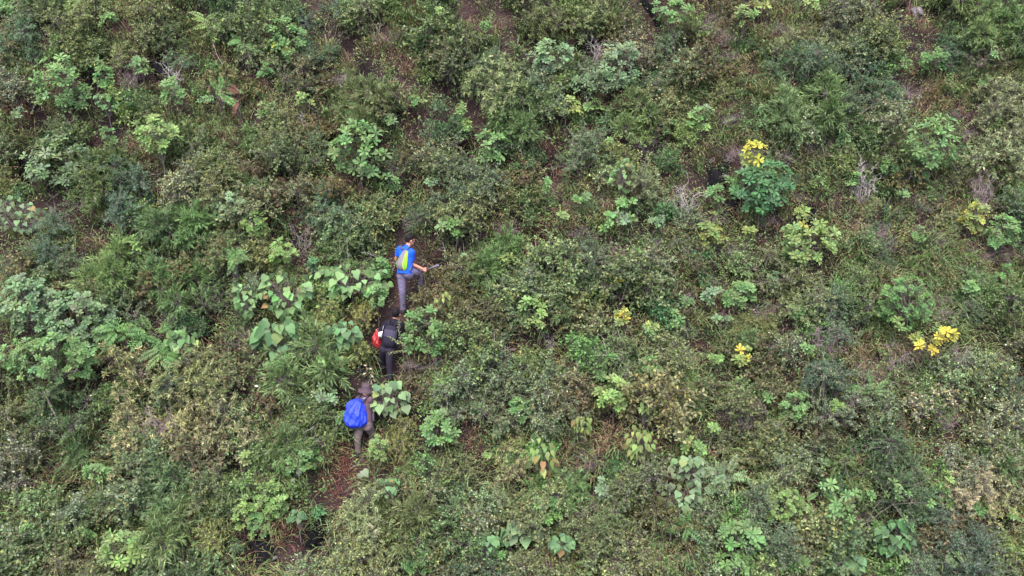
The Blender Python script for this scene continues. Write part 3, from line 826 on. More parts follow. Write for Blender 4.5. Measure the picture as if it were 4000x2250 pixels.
g = Geo(); tube(g, [H + hu * .066 + hs * math.cos(t) * .098 + f * math.sin(t) * .106 for t in np.linspace(0, 2 * math.pi, 25)], .006, 5); local_link("hat_band", g, plain("hat_band", (.05, .036, .046)), hat)

# machete in the first climber's right hand
ha = J1f(862, 664, .09); tip = J1f(1012, 592, .02); dv = unit(tip - ha); Lb = np.linalg.norm(tip - ha) + .05
sd_ = unit(np.cross(dv, FWD)); sd_ = unit(sd_ + FWD * .35); nn = np.cross(dv, sd_)
r = root_at("machete", ha); tag(r, "steel machete with a broad curved tip held by the blue-shirted person", "machete")
out = [(0, .017), (.25, .021), (.5, .027), (.72, .036), (.86, .043), (.95, .038), (1.0, .016)]; V = []
for t, w in out:
    c = ha + dv * t * Lb + sd_ * (-.012 * t * t * 2)
    for x, y in ((-w, 0), (0, .0035), (w * .9, 0), (0, -.0035)): V.append(c + sd_ * x + nn * y)
n = len(out); i = np.arange(n - 1)[:, None] * 4; j = np.arange(4)[None]
Q = np.stack([i + j, i + (j + 1) % 4, i + 4 + (j + 1) % 4, i + 4 + j], -1).reshape(-1, 4); Q = np.concatenate([Q, [[3, 2, 1, 0], [4 * n - 4, 4 * n - 3, 4 * n - 2, 4 * n - 1]]])
g = Geo(); g.add(np.array(V), None, Q); local_link("blade", g, plain("worn_steel", (.085, .08, .105), .5, .4, .3, 22, .15), r, False)
g = Geo(); tube(g, [ha - dv * .12, ha - dv * .06, ha + dv * .01], [.017, .015, .017], 10, cap=True); local_link("handle", g, plain("dark_wood_handle", (.05, .03, .02)), r)

# ------------------------------------------------------------------ rocks in the dark hollows, grey stones
def rock_mesh(seed, mat, rough=.42, flat=.6):
    rng = np.random.default_rng(seed)
    g = Geo(); k, n = 16, 10; V = []
    ph = rng.uniform(0, 6, (6, 3)); fr = rng.uniform(1.5, 5, (6, 3))
    for a in np.linspace(-85, 85, n):
        for b in range(k):
            d = np.array([math.cos(R(a)) * math.cos(6.2832 * b / k), math.cos(R(a)) * math.sin(6.2832 * b / k), math.sin(R(a))])
            m = 1 + rough * sum(np.sin(fr[q] @ d * 1.3 + ph[q, 0]) for q in range(6)) / 2.2
            d = np.sign(d) * np.abs(d) ** .92
            V.append(d * m * np.array([1, flat, 1]))
    ii = np.arange(n - 1)[:, None] * k; jj = np.arange(k)[None]
    Q = np.stack([ii + jj, ii + (jj + 1) % k, ii + k + (jj + 1) % k, ii + k + jj], -1).reshape(-1, 4)
    V.append(np.mean(V[:k], 0)); V.append(np.mean(V[-k - 1:-1], 0))
    T = [[(q + 1) % k, q, n * k] for q in range(k)] + [[(n - 1) * k + q, (n - 1) * k + (q + 1) % k, n * k + 1] for q in range(k)]
    g.add(np.array(V), T, Q)
    return g.mesh("rock", mat, False)

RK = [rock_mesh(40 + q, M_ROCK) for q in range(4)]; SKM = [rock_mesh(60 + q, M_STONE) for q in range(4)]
rng = np.random.default_rng(3)
ROCK_LABEL = {0: "black rock face under the grey dead branch", 1: "black rock in the hollow below the pale whorled sapling", 4: "tall narrow slit of black rock with a sapling in front",
              5: "black rock beside bleached drooping branches", 6: "black rock below the dark green whorled sapling", 7: "small black rock above the blue-green thicket", 8: "black rock at the upper edge by bare grey soil",
              9: "wide black rock above the yellow-green sapling", 10: "tall black rock beside the lower reddish path", 11: "black rock at the bend of the reddish path"}
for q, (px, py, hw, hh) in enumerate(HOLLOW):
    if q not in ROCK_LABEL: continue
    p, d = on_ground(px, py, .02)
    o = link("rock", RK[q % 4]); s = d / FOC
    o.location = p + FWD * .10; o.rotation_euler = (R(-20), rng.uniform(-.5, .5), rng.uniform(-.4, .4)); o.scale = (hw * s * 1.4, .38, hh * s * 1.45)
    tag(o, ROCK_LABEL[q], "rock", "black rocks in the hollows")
for (px, py, r_, lb) in ((2445, 152, 34, "grey boulder half hidden above the wide pale sapling"), (2858, 468, 17, "weathered grey stone in dry brown grass"), (3580, 50, 26, "flat grey stone in the bare patch"),
                         (2575, 205, 13, "small grey stone below the black slit"), (1140, 2235, 13, "pale round stone on the reddish path"), (2778, 628, 11, "small grey stone above the black rock beside bleached branches"),
                         (2834, 692, 11, "pale stone lying on the black rock beside bleached branches"), (1075, 2180, 8, "pebble-sized pale stone by the tall black rock")):
    p, d = on_ground(px, py, .05)
    o = link("stone", SKM[int(px) % 4]); s = d / FOC * r_; o.location = p; o.scale = (s * 1.2, s, s * .8); o.rotation_euler = (.3, .2, px)
    tag(o, lb, "stone")

# ------------------------------------------------------------------ leaves used as parts
def leaf_mesh(name, tpl, w, seed=0):
    g = Geo(); V = tpl[0] * np.array([w, 1, 1]); g.add(V, tpl[1] if len(tpl[1]) else None, tpl[2] if len(tpl[2]) else None)
    return g.mesh(name, M_LEAF)
LF_OBO = [leaf_mesh("leaf_obovate", (T_OBO[0] * np.array([1, 1, c]), T_OBO[1], T_OBO[2]), w) for c, w in ((1, .42), (1.8, .39), (.3, .45))]
LF_HEART = [leaf_mesh("leaf_heart", heart_template(False), 1.0), leaf_mesh("leaf_heart", heart_template(True), 1.0)]
LF_OVAL = [leaf_mesh("leaf_oval", (T_OBO[0] * np.array([1, 1, 2.0]) + np.array([0, 0, 0]), T_OBO[1], T_OBO[2]), .46)]
_t = heart_template(False); LF_LONG = leaf_mesh("leaf_drooping", (_t[0] * np.array([.62, 1, .8]), _t[1], _t[2]), 1.0)

def whorl_mesh(seed, n, w=.42):
    rng = np.random.default_rng(seed); g = Geo()
    a = np.arange(n) * 6.2832 / n + rng.normal(0, .16, n); el = rng.normal(.38, .22, n)
    D = np.stack([np.cos(a) * np.cos(el), np.sin(a) * np.cos(el), np.sin(el)], -1)
    L = rng.uniform(.75, 1.1, n)
    leaf_batch(g, T_OBO, D * .05, D, np.array([[0, 0, 1.0]]) + rng.normal(0, .12, (n, 3)), L, L * w, tint(rng, n, .14))
    m = 4; a = np.arange(m) * 1.57 + .5; D = np.stack([np.cos(a) * .5, np.sin(a) * .5, np.full(m, .85)], -1)      # young upright leaves
    leaf_batch(g, T_OBO, D * .03, D, np.stack([-np.cos(a), -np.sin(a), np.full(m, .4)], -1), .5, .5 * w, np.full((m, 3), 1.25))
    return g.mesh("leaf_whorl", M_LEAF)
WHORL = [whorl_mesh(70 + q, 8 + q % 3) for q in range(5)]
gb = Geo(); tube(gb, [(0, 0, -.25), (0, 0, .02), (0, 0, .2)], [.025, .03, .005], 5); leaf_batch(gb, T_OBO, [(0, 0, .02)] * 3, [(.4, 0, .9), (-.3, .3, .9), (0, -.4, .9)], [(-1, 0, .4), (.7, -.7, .4), (0, 1, .4)], .42, .15, np.full((3, 3), 1.2))
BUD = gb.mesh("whorl_bud", M_LEAF)

def basis(p, D, N, s=1.0):
    D = unit(D); B = unit(np.cross(D, N)); N2 = np.cross(B, D)
    return Matrix(((B[0] * s, D[0] * s, N2[0] * s, p[0]), (B[1] * s, D[1] * s, N2[1] * s, p[1]), (B[2] * s, D[2] * s, N2[2] * s, p[2]), (0, 0, 0, 1)))
def zbasis(p, Zv, s, spin):
    Zv = unit(Zv); a = unit(np.cross(Zv, (.3, .9, .2))); b = np.cross(Zv, a); x = a * math.cos(spin) + b * math.sin(spin); y = np.cross(Zv, x)
    return Matrix(((x[0] * s, y[0] * s, Zv[0] * s, p[0]), (x[1] * s, y[1] * s, Zv[1] * s, p[1]), (x[2] * s, y[2] * s, Zv[2] * s, p[2]), (0, 0, 0, 1)))

def jit(rng, c, v=.13, h=.06):
    k = 1 + rng.normal(0, v); return tuple(max(.004, x * k * (1 + rng.normal(0, h))) for x in c)

def crown_points(rng, n, rad, dmin, low=-.75):
    pts = []
    for _ in range(n * 60):
        d = unit(rng.normal(size=3)); r_ = rng.uniform(.25, 1) ** .45
        p = d * r_
        if p[2] < low: continue
        p = p * rad
        if all(np.linalg.norm(p - q) > dmin for q in pts):
            pts.append(p)
            if len(pts) >= n: break
    return pts

def stems(rng, pts, base, fork, r0, mat, name="stem", k=5):
    g = Geo(); base = np.asarray(base, float); fork = np.asarray(fork, float)
    tube(g, curve_pts(base, fork, rng, 7, 0, .025), np.linspace(r0, r0 * .65, 7), k + 1)
    nf = min(len(pts), max(2, len(pts) // 5)); cents = [pts[q] for q in rng.choice(len(pts), nf, replace=False)]
    forks = []
    for c in cents:
        e = fork * .35 + c * .65; tube(g, curve_pts(fork, e, rng, 5, -.05, .05), np.linspace(r0 * .6, r0 * .35, 5), k); forks.append(e)
    for p in pts:
        f_ = min(forks, key=lambda q: np.linalg.norm(q - p)); tube(g, curve_pts(f_, p, rng, 4, -.04, .05), np.linspace(r0 * .33, r0 * .16, 4), 4)
    return g.mesh(name, mat)

GREEN = (.118, .212, .080); LIMEG = (.160, .245, .084); PALE = (.138, .212, .112); DEEP = (.062, .145, .062); YELLOW = (.36, .345, .060); YG = (.178, .235, .078); MID = (.095, .185, .065); GREY = (.105, .150, .080)
BARK_OF = M_BARK
LEAFOBJ = [0]
def whorl_plant(seed, px, py, hw, hh, color, label=None, leaf=.125, detail=False, cover=1.0, hc=None, yellow=0.0, pts_px=None, flat=1.0):
    detail = detail and (hw * hh > 6400 or color == YELLOW or pts_px is not None)
    rng = np.random.default_rng(seed)
    if hc is None: hc = .38 + hh * MPP * .75
    hc += .15; SOFT.append((px, py, hw, hh))
    P, d = on_ground(px, py, hc); m = d / FOC
    rad = np.array([hw * m, .72 * (hw + hh) / 2 * m * flat, hh * m / .92])
    base = np.array([P[0] + rng.normal(0, .05), P[1] + .03, float(ground(P[0], P[1] + .03)) - .06])
    root = empty("broadleaf_sapling", base)
    if pts_px is not None:
        pts = [on_ground(x, y, hc + rng.uniform(-.06, .10))[0] - base for x, y in pts_px]
    else:
        n = max(3, int(2.5 * cover * math.pi * hw * hh * m * m / ((1.55 * leaf) ** 2)))
        pts = [p + (P - base) for p in crown_points(rng, n, rad, leaf * .62)]
    lowest = min(p[2] for p in pts)
    fork = np.array([0, 0, max(.12, min(hc * .55, lowest + .1))])
    link("stem", stems(rng, pts, (0, 0, 0), fork, .010 + .010 * min(1, hw / 90), M_BARK), root)
    cen = (P - base) + np.array([0, .05, -rad[2] * .9])
    for q, p in enumerate(pts):
        ax = unit(unit(p - cen) * .9 + np.array([0, -.52, .68]) + rng.normal(0, .24, 3)); s = leaf * rng.uniform(.78, 1.18)
        c = jit(rng, color)
        if rng.uniform() < yellow * .6: c = jit(rng, YELLOW, .2) if rng.uniform() < .45 else jit(rng, (.25, .27, .07), .2)
        if detail:
            LEAFOBJ[0] += 1
            wo = link("leaf_whorl", BUD, root, c, zbasis(p, ax, s, rng.uniform(0, 6)))
            nlv = int(rng.integers(6, 9)); a0 = rng.uniform(0, 6)
            for t in range(nlv):
                a = a0 + t * 6.2832 / nlv + rng.normal(0, .15); el = rng.normal(.36, .22)
                D = np.array([math.cos(a) * math.cos(el), math.sin(a) * math.cos(el), math.sin(el)])
                link("leaf", LF_OBO[int(rng.integers(3))], wo, jit(rng, c, .12, .05), basis(D * .05, D, np.array([0, 0, 1.0]) + rng.normal(0, .12, 3), rng.uniform(.8, 1.12)))
        else:
            link("leaf_whorl", WHORL[int(rng.integers(5))], root, c, zbasis(p, ax, s, rng.uniform(0, 6)))
    words = {LIMEG: "yellow-green", YG: "yellow-green", YELLOW: "yellow", DEEP: "deep green", PALE: "pale green", MID: "mid-green", GREEN: "bright green", GREY: "grey-green"}[color]
    base_l = ("tiny " if hw < 32 else "small " if hw < 50 else "") + words + " whorl-leaved sapling "
    lb = label or base_l + near(px, py)
    tag(root, lb, "sapling", None if label else lb.replace("sapling ", "saplings ", 1))
    return root

W = [  # px, py, half width, half height, colour, label, options
    (240, 340, 105, 110, GREEN, "bright green broadleaf sapling with many whorls uphill of the lime sapling", dict(detail=True)),
    (612, 525, 82, 75, LIMEG, "lime sapling with loose whorls on a pale bare trunk", dict(detail=True, hc=1.25)),
    (233, 645, 135, 100, PALE, "wide pale whorled sapling hanging over a black hollow", dict(detail=True)),
    (683, 370, 45, 55, GREEN, None, {}), (62, 25, 60, 38, GREEN, None, {}), (405, 290, 40, 60, MID, None, {}), (545, 270, 38, 40, GREEN, None, {}),
    (1120, 160, 80, 85, GREEN, "bright green sapling with yellowing outer leaves below the upper edge of the scrub", dict(yellow=.22)),
    (1405, 595, 108, 115, GREEN, "big bright green whorled sapling with dense rosettes rising above olive scrub", dict(detail=True, leaf=.15)), (1520, 715, 45, 35, GREEN, None, dict(leaf=.14)),
    (1715, 68, 42, 36, LIMEG, None, {}), (1920, 570, 60, 58, GREEN, None, {}), (1800, 460, 34, 58, LIMEG, None, {}), (1045, 430, 42, 30, GREEN, None, {}), (1190, 395, 26, 30, LIMEG, None, {}),
    (2150, 225, 85, 62, PALE, "wide pale green whorled sapling, its left-leaning crown below the grey boulder", dict(detail=True, leaf=.115)),
    (2420, 265, 95, 90, PALE, "pale green whorled sapling with scattered rosettes just below the grey boulder", dict(detail=True, leaf=.12)),
    (2290, 330, 60, 40, PALE, None, {}), (2205, 412, 68, 34, YG, "yellow-green whorled branch tip downhill of the wide pale sapling", dict(yellow=.15)), (2320, 408, 40, 22, GREEN, None, dict(yellow=.4)),
    (2625, 45, 85, 40, GREEN, "bright green sapling with a bare pale stem in front of the tall black slit", dict(hc=1.1)), (2910, 60, 42, 42, LIMEG, "lime whorled sapling in dark grass near the upper edge", dict(hc=.8)), (2960, 15, 34, 20, YG, None, {}),
    (2367, 548, 26, 20, LIMEG, None, {}), (2735, 450, 44, 32, GREEN, None, dict(hc=.7)), (2742, 498, 26, 18, LIMEG, None, {}), (2690, 495, 18, 20, GREEN, None, {}), (2610, 485, 28, 35, GREEN, None, {}),
    (2945, 595, 42, 40, YELLOW, "bright yellow whorled sapling standing over the deep green one", dict(hc=1.35, leaf=.125, detail=True, cover=.9)), (2915, 630, 32, 28, YG, "yellow-green whorls at the foot of the bright yellow rosettes", dict(hc=1.2)),
    (2985, 735, 112, 115, DEEP, "deep green whorled sapling with dense rosettes under the yellow one", dict(detail=True, leaf=.14, hc=.95)), (2860, 720, 35, 22, GREEN, None, dict(leaf=.14)), (2800, 760, 45, 40, MID, None, {}),
    (3645, 560, 105, 100, GREEN, "bright green whorled sapling on a straight bare trunk beside bleached dead wood", dict(detail=True, hc=1.25)), (3650, 240, 52, 42, MID, None, {}), (3890, 222, 26, 18, GREEN, None, {}), (3620, 665, 50, 30, GREEN, None, {}),
    (3168, 20, 26, 20, LIMEG, None, {}), (3372, 10, 36, 18, PALE, None, {}), (3840, 30, 30, 20, PALE, None, {}),
    (910, 810, 92, 58, (PALE), "blue-green domed sapling with short whorls and a forked stem", dict(leaf=.085, cover=.9)), (1000, 870, 55, 65, LIMEG, "lime-green leafy sapling close against the blue-green domed one", dict(leaf=.09)),
    (1105, 990, 62, 50, LIMEG, None, dict(leaf=.09)), (1225, 1030, 30, 25, DEEP, None, {}), (1495, 1040, 40, 45, GREEN, None, dict(leaf=.09)), (1475, 1160, 40, 50, GREEN, None, dict(leaf=.10)),
    (1785, 888, 78, 48, GREEN, "bright green whorled sapling uphill beyond the machete", dict(detail=True, hc=.9)), (1658, 1300, 92, 95, MID, "leafy mid-green sapling leaning over the dark-clothed person from the side", dict(hc=.75, leaf=.115, detail=True)),
    (1095, 1435, 50, 46, GREEN, None, dict(leaf=.10)), (1980, 1020, 26, 32, YG, None, {}), (2203, 850, 20, 22, LIMEG, None, {}), (2428, 850, 26, 20, PALE, None, {}), (2445, 790, 34, 34, GREEN, None, {}), (2372, 868, 22, 36, GREEN, None, {}), (2470, 860, 20, 24, GREEN, None, {}),
    (2085, 1235, 56, 78, LIMEG, "lush yellow-green whorled sapling in olive scrub", dict(detail=True, leaf=.13)), (2890, 1150, 66, 62, GREEN, "bright green sapling in dry grass with spreading whorls", dict(detail=True)), (2790, 1155, 36, 30, PALE, None, {}),
    (2780, 870, 34, 40, YG, None, dict(yellow=.3)), (2790, 935, 46, 38, YG, None, dict(yellow=.35)), (2925, 915, 34, 24, YG, None, {}), (2642, 1250, 30, 36, GREEN, None, {}), (2523, 1315, 30, 34, GREEN, None, {}), (2545, 1430, 36, 30, GREEN, None, {}), (2545, 1270, 26, 30, YG, None, {}),
    (2400, 1090, 50, 26, YG, None, dict(yellow=.35, leaf=.10)), (2330, 1165, 46, 34, YG, "yellowing thin-branched sapling with sparse narrow whorls", dict(yellow=.5, leaf=.10, cover=.8)), (2430, 1240, 30, 40, YG, None, dict(yellow=.5, leaf=.10)),
    (2900, 1385, 32, 50, YG, None, dict(yellow=.35)), (2690, 1170, 24, 26, MID, None, {}), (2380, 1410, 32, 26, GREEN, None, {}), (2335, 1460, 36, 24, GREEN, None, {}),
    (3160, 945, 112, 100, LIMEG, "wide yellow-green sapling with loose whorls below black rock", dict(leaf=.125, detail=True, yellow=.12)), (3130, 825, 18, 16, YG, None, dict(hc=.7)), (3800, 855, 48, 68, YG, "slim yellow sapling in dry reddish grass", dict(yellow=.45, leaf=.10)),
    (3690, 1308, 36, 32, YELLOW, "bright yellow whorl on bare grey twigs above whitish shrubs", dict(leaf=.125, hc=1.15, detail=True, cover=1.1)), (3612, 1352, 40, 28, YELLOW, "smaller yellow whorls on the same bare twigs", dict(leaf=.12, hc=.95, cover=.8)), (3575, 1328, 18, 14, YG, None, {}),
    (3540, 1185, 108, 108, MID, "dense leaf-green bush of short whorls in dry grass", dict(leaf=.075, cover=.75)), (3507, 1268, 28, 20, LIMEG, None, dict(leaf=.14, hc=.9)), (3920, 905, 62, 72, GREEN, "bright green upright sapling in reddish grass by the slim yellow one", dict(leaf=.10)),
    (485, 2150, 98, 76, LIMEG, "yellow-green broadleaf sapling above the reddish bank", dict(detail=True, leaf=.125)), (610, 1758, 46, 24, GREEN, "feathery bright green whorl under bare branches", {}), (955, 2000, 58, 78, LIMEG, None, dict(leaf=.09)), (375, 1845, 60, 30, GREEN, None, dict(leaf=.09)),
    (1155, 1790, 95, 58, GREEN, "bright green leafy sapling at the edge of the reddish path", dict(leaf=.085)), (1725, 1672, 78, 68, GREEN, "bright green whorled sapling downhill of the grasping leaves", dict(leaf=.12)), (1478, 1750, 38, 58, LIMEG, "lime leafy sprout at the blue-pack climber's feet", dict(leaf=.075)),
    (2395, 1545, 72, 72, LIMEG, "lime-green whorled sapling above the drooping yellow branch", dict(detail=True)), (2362, 1905, 30, 46, PALE, None, {}), (2890, 2110, 84, 74, GREEN, "bright green large-whorled sapling near the lower edge", dict(leaf=.15, detail=True)), (2700, 1742, 50, 30, LIMEG, None, {}), (2130, 1990, 58, 58, GREEN, None, {}),
    (3060, 1975, 72, 80, LIMEG, "light green dense bush of tiny whorls beside dark dry grass", dict(leaf=.065, cover=.8)), (3835, 1978, 30, 18, GREEN, None, {}), (1950, 1675, 30, 40, PALE, None, {}), (2860, 2210, 84, 36, GREEN, None, {}), (1640, 2195, 78, 38, GREEN, None, dict(leaf=.10)), (1860, 1610, 24, 26, GREEN, None, {}), (1265, 1545, 48, 36, PALE, None, {}),
    (1240, 2005, 12, 16, DEEP, None, {}), (1060, 1950, 60, 70, LIMEG, None, dict(leaf=.075)), (1010, 2050, 50, 50, GREEN, None, dict(leaf=.08)), (2035, 1600, 50, 60, MID, None, dict(leaf=.10)), (3100, 1590, 60, 60, GREEN, None, dict(leaf=.09)), (3060, 1790, 26, 26, PALE, None, {}), (3270, 1600, 36, 46, LIMEG, None, dict(leaf=.08)),
]
for q, (px, py, hw, hh, c, lb, kw) in enumerate(W): whorl_plant(2000 + q, px, py, hw, hh, c, lb, **kw)
rng = np.random.default_rng(9)
for q in range(60):                                  # more small saplings scattered through the scrub
    for _ in range(20):
        x, y = rng.uniform(20, 3980), rng.uniform(20, 2230)
        if clear(x, y, 20) and all((x - c[0]) ** 2 + (y - c[1]) ** 2 > (c[2] + 45) ** 2 for c in SOFT) and not (1380 < x < 1700 and 850 < y < 1950): break
    else: continue
    whorl_plant(2700 + q, x, y, rng.uniform(18, 36), rng.uniform(18, 34), (GREEN, LIMEG, PALE, MID, GREEN)[int(rng.integers(5))], leaf=rng.uniform(.08, .12))
whorl_plant(2500, 3400, 1955, 190, 80, GREEN, "tall shrub carrying loose star-like bright green whorls", leaf=.12, hc=1.2, yellow=.12, detail=True,
            pts_px=[(3215, 1900), (3248, 1893), (3308, 1935), (3370, 1943), (3402, 1935), (3500, 1937), (3545, 1930), (3635, 1965), (3262, 1980), (3252, 2005), (3288, 2003), (3530, 2028), (3556, 2056), (3490, 1887), (3508, 1912), (3325, 2025), (3455, 1932), (3340, 1925), (3318, 1980), (3268, 1965)])
# the broad laurel-leaved tree: three stems
for q, (px, py, hw, hh, lb) in enumerate(((120, 1190, 130, 120, "broad laurel-leaved tree, its uppermost crown of pale green rosettes"), (300, 1250, 150, 130, "broad laurel-leaved tree with arching bare branches beside the feather-leaved plants"), (190, 1400, 190, 95, "broad laurel-leaved tree, its lowest crown of fresh green rosettes"))):
    whorl_plant(2600 + q, px, py, hw, hh, (PALE, PALE, GREEN)[q], lb, leaf=.105, cover=.95, hc=1.0, flat=.75)

# ------------------------------------------------------------------ heart-leaved plants: every leaf a part
def heart_plant(seed, px, py, hw, hh, color, label, n, leaf=.20, hc=.7, droop=.55, long=False, yellow=.05):
    rng = np.random.default_rng(seed)
    hc += .12; SOFT.append((px, py, hw, hh))
    P, d = on_ground(px, py, hc); m = d / FOC
    base = np.array([P[0], P[1] + .05, float(ground(P[0], P[1] + .05)) - .05])
    root = empty("drooping_leaf_plant" if long else "heart_leaved_plant", base)
    rad = np.array([hw * m, .6 * (hw + hh) / 2 * m, hh * m / .9])
    g = Geo(); fork = (P - base) * .45; fork[2] = max(.1, fork[2])
    pts = crown_points(rng, int(n * 2.2), rad * 1.12, leaf * .26, -.85); pts = [p + (P - base) for p in pts]
    tube(g, curve_pts((0, 0, 0), fork, rng, 5, 0, .03), np.linspace(.012, .009, 5), 5)
    for p in pts:
        tube(g, curve_pts(fork, p, rng, 5, -.12, .05), np.linspace(.007, .0028, 5), 4)
        out = p - (P - base)
        D = unit(np.array([out[0] * 1.2, out[1] * 1.0 - .12, 0]) / max(.12, np.linalg.norm(out)) * .8 + np.array([0, -.25, -droop]) + rng.normal(0, .22, 3))
        N = unit(np.array([0, -.45, .9]) + rng.normal(0, .36, 3))
        c = jit(rng, color, .24, .07)
        if rng.uniform() < yellow: c = jit(rng, YG if rng.uniform() < .6 else (.20, .14, .06))
        link("leaf", LF_LONG if long else LF_HEART[int(rng.integers(2))], root, c, basis(p, D, N, leaf * rng.uniform(.45, .95)))
    link("stem", g.mesh("stem", M_TWIG if not long else M_BARK), root)
    tag(root, label, "plant")
HG = (.128, .225, .088); HD = (.092, .180, .080); HP = (.138, .205, .106)
for q, a in enumerate([
    (1370, 1085, 150, 58, HG, "heart-leaved plant with broad light green leaves beside the blue-shirted person", 44, .21), (1110, 1140, 98, 92, HG, "heart-leaved plant with a few browning leaves beside khaki twigs", 42, .18),
    (960, 1170, 55, 60, HG, "smaller heart-leaved plant with red-edged leaves next to the browning one", 14, .16), (1085, 1320, 85, 72, HD, "heart-leaved plant with the largest deep green leaves", 22, .27), (1335, 1305, 58, 58, HD, "heart-leaved plant half under khaki twigs beside the red bag", 18, .19),
    (712, 1330, 54, 54, GREEN, "bright heart-leaved plant beside the feather-leaved fronds", 20, .18), (62, 835, 85, 70, HP, "pale heart-leaved sapling with forked grey stems", 30, .14), (1515, 1550, 82, 58, HP, "pale heart-leaved branch reaching in front of the hatted person", 26, .20),
    (2690, 1822, 68, 44, HP, "upper tier of grey-green heart leaves on the slope", 20, .17), (2668, 1935, 90, 74, HP, "grey-green heart-leaved plant with overlapping pointed leaves", 36, .18), (2050, 2065, 60, 46, HP, "heart-leaved plant with big drooping grey-green leaves and red buds", 14, .23),
    (3500, 2090, 60, 70, HD, "heart-leaved plant under the star-like whorls, closely overlapping leaves", 24, .21), (1905, 2120, 42, 40, HD, "round heart-leaved plant in pale scrub", 14, .18), (1990, 2085, 26, 48, HD, "narrow heart-leaved plant next to the round one", 9, .18),
    (2435, 680, 44, 58, GREEN, "bright green pointed-leaved plant with small heart leaves in dry scrub", 22, .12), (3330, 2195, 42, 28, HD, "dark heart-leaved plant at the lower edge in khaki scrub", 12, .18), (1520, 1900, 40, 36, HD, "low heart-leaved plant beside the reddish path", 9, .14),
    (1290, 1420, 55, 36, GREEN, "low heart-leaved plant downhill of the khaki twigs", 12, .15), (355, 235, 48, 22, HG, "few broad heart leaves above the bright green sapling", 8, .19), (410, 395, 38, 30, HD, "small heart-leaved plant below the bright green sapling", 12, .13), (2190, 2120, 46, 36, HD, "dull round-leaved plant with yellow edges in low scrub", 14, .16), (1160, 2010, 24, 22, HD, "small round-leaved plant at the dark path edge", 6, .14)]):
    heart_plant(3000 + q, *a, **({"hc": .62} if q in (7,) else {}))
for q, a in enumerate([(2500, 1725, 50, 72, YG, "drooping yellow-leaved branch with red stems", 26, .17), (2275, 1650, 42, 34, YG, "smaller drooping yellow-leaved branch uphill of dry grass", 14, .15), (2118, 1785, 50, 82, LIMEG, "drooping yellow-green branch with large pointed leaves", 22, .19), (2520, 1590, 20, 18, YG, "two yellow drooping leaves on a thin upright stem", 5, .15), (1730, 1175, 34, 46, YG, "pale yellow pointed leaves beside the stepping person's boot", 12, .12)]):
    heart_plant(3100 + q, *a, droop=1.1, long=True, yellow=.3, hc=.8)

# ------------------------------------------------------------------ feather-leaved (pinnate) plants: every frond a part
def frond_mesh(seed, pairs=8, ratio=.30):
    rng = np.random.default_rng(seed); g = Geo()
    s = np.linspace(0, 1, 9); sp = np.stack([.04 * np.sin(s * 2), s, .28 * s - .42 * s * s], -1)
    tube(g, sp, np.linspace(.012, .004, 9), 4, (1.1, .8, .7))
    t = np.repeat(np.linspace(.22, .97, pairs), 2); sd = np.tile([-1, 1], pairs)
    P = np.stack([np.interp(t, s, sp[:, q]) for q in range(3)], -1)
    D = np.stack([sd * .85, np.full(len(t), .5), np.full(len(t), -.12)], -1) + rng.normal(0, .06, (len(t), 3))
    L = (.30 - .13 * np.abs(t - .5) * 2) * rng.uniform(.85, 1.1, len(t))
    leaf_batch(g, T_LANCE, P, D, np.array([[0, 0, 1.0]]) + rng.normal(0, .12, (len(t), 3)), L, L * ratio, tint(rng, len(t), .12))
    leaf_batch(g, T_LANCE, [sp[-1]], [(0, 1, -.4)], [(0, 0, 1)], .22, .08, np.ones((1, 3)))
    return g.mesh("frond", M_LEAF)
FROND = [frond_mesh(80 + q, 7 + q % 3, .34) for q in range(4)]
def frond_plant(seed, px, py, hw, hh, color, label, n, L=.38, hc=.6, name="feather_leaved_plant"):
    SOFT.append((px, py, hw, hh)); rng = np.random.default_rng(seed); P, d = on_ground(px, py, hc + .1); m = d / FOC
    base = np.array([P[0], P[1] + .05, float(ground(P[0], P[1] + .05)) - .05]); root = empty(name, base); C0 = P - base
    rad = np.array([hw * m, .6 * hw * m, hh * m]); g = Geo()
    for q in range(n):
        o = unit(rng.normal(size=3)) * rng.uniform(.1, .65) * rad; p = C0 + o; tube(g, curve_pts((0, 0, 0), p, rng, 5, -.08, .04), np.linspace(.010, .004, 5), 4)
        a = rng.uniform(0, 6.28); D = unit(np.array([math.cos(a), math.sin(a) * .4 - .3, .15 + .55 * math.sin(a)]) + o * .8)
        link("frond", FROND[int(rng.integers(4))], root, jit(rng, color, .12), basis(p, D, (rng.normal(0, .2), -.75, .8), L * rng.uniform(.75, 1.15)))
    link("stem", g.mesh("stem", M_TWIG), root); tag(root, label, "plant")
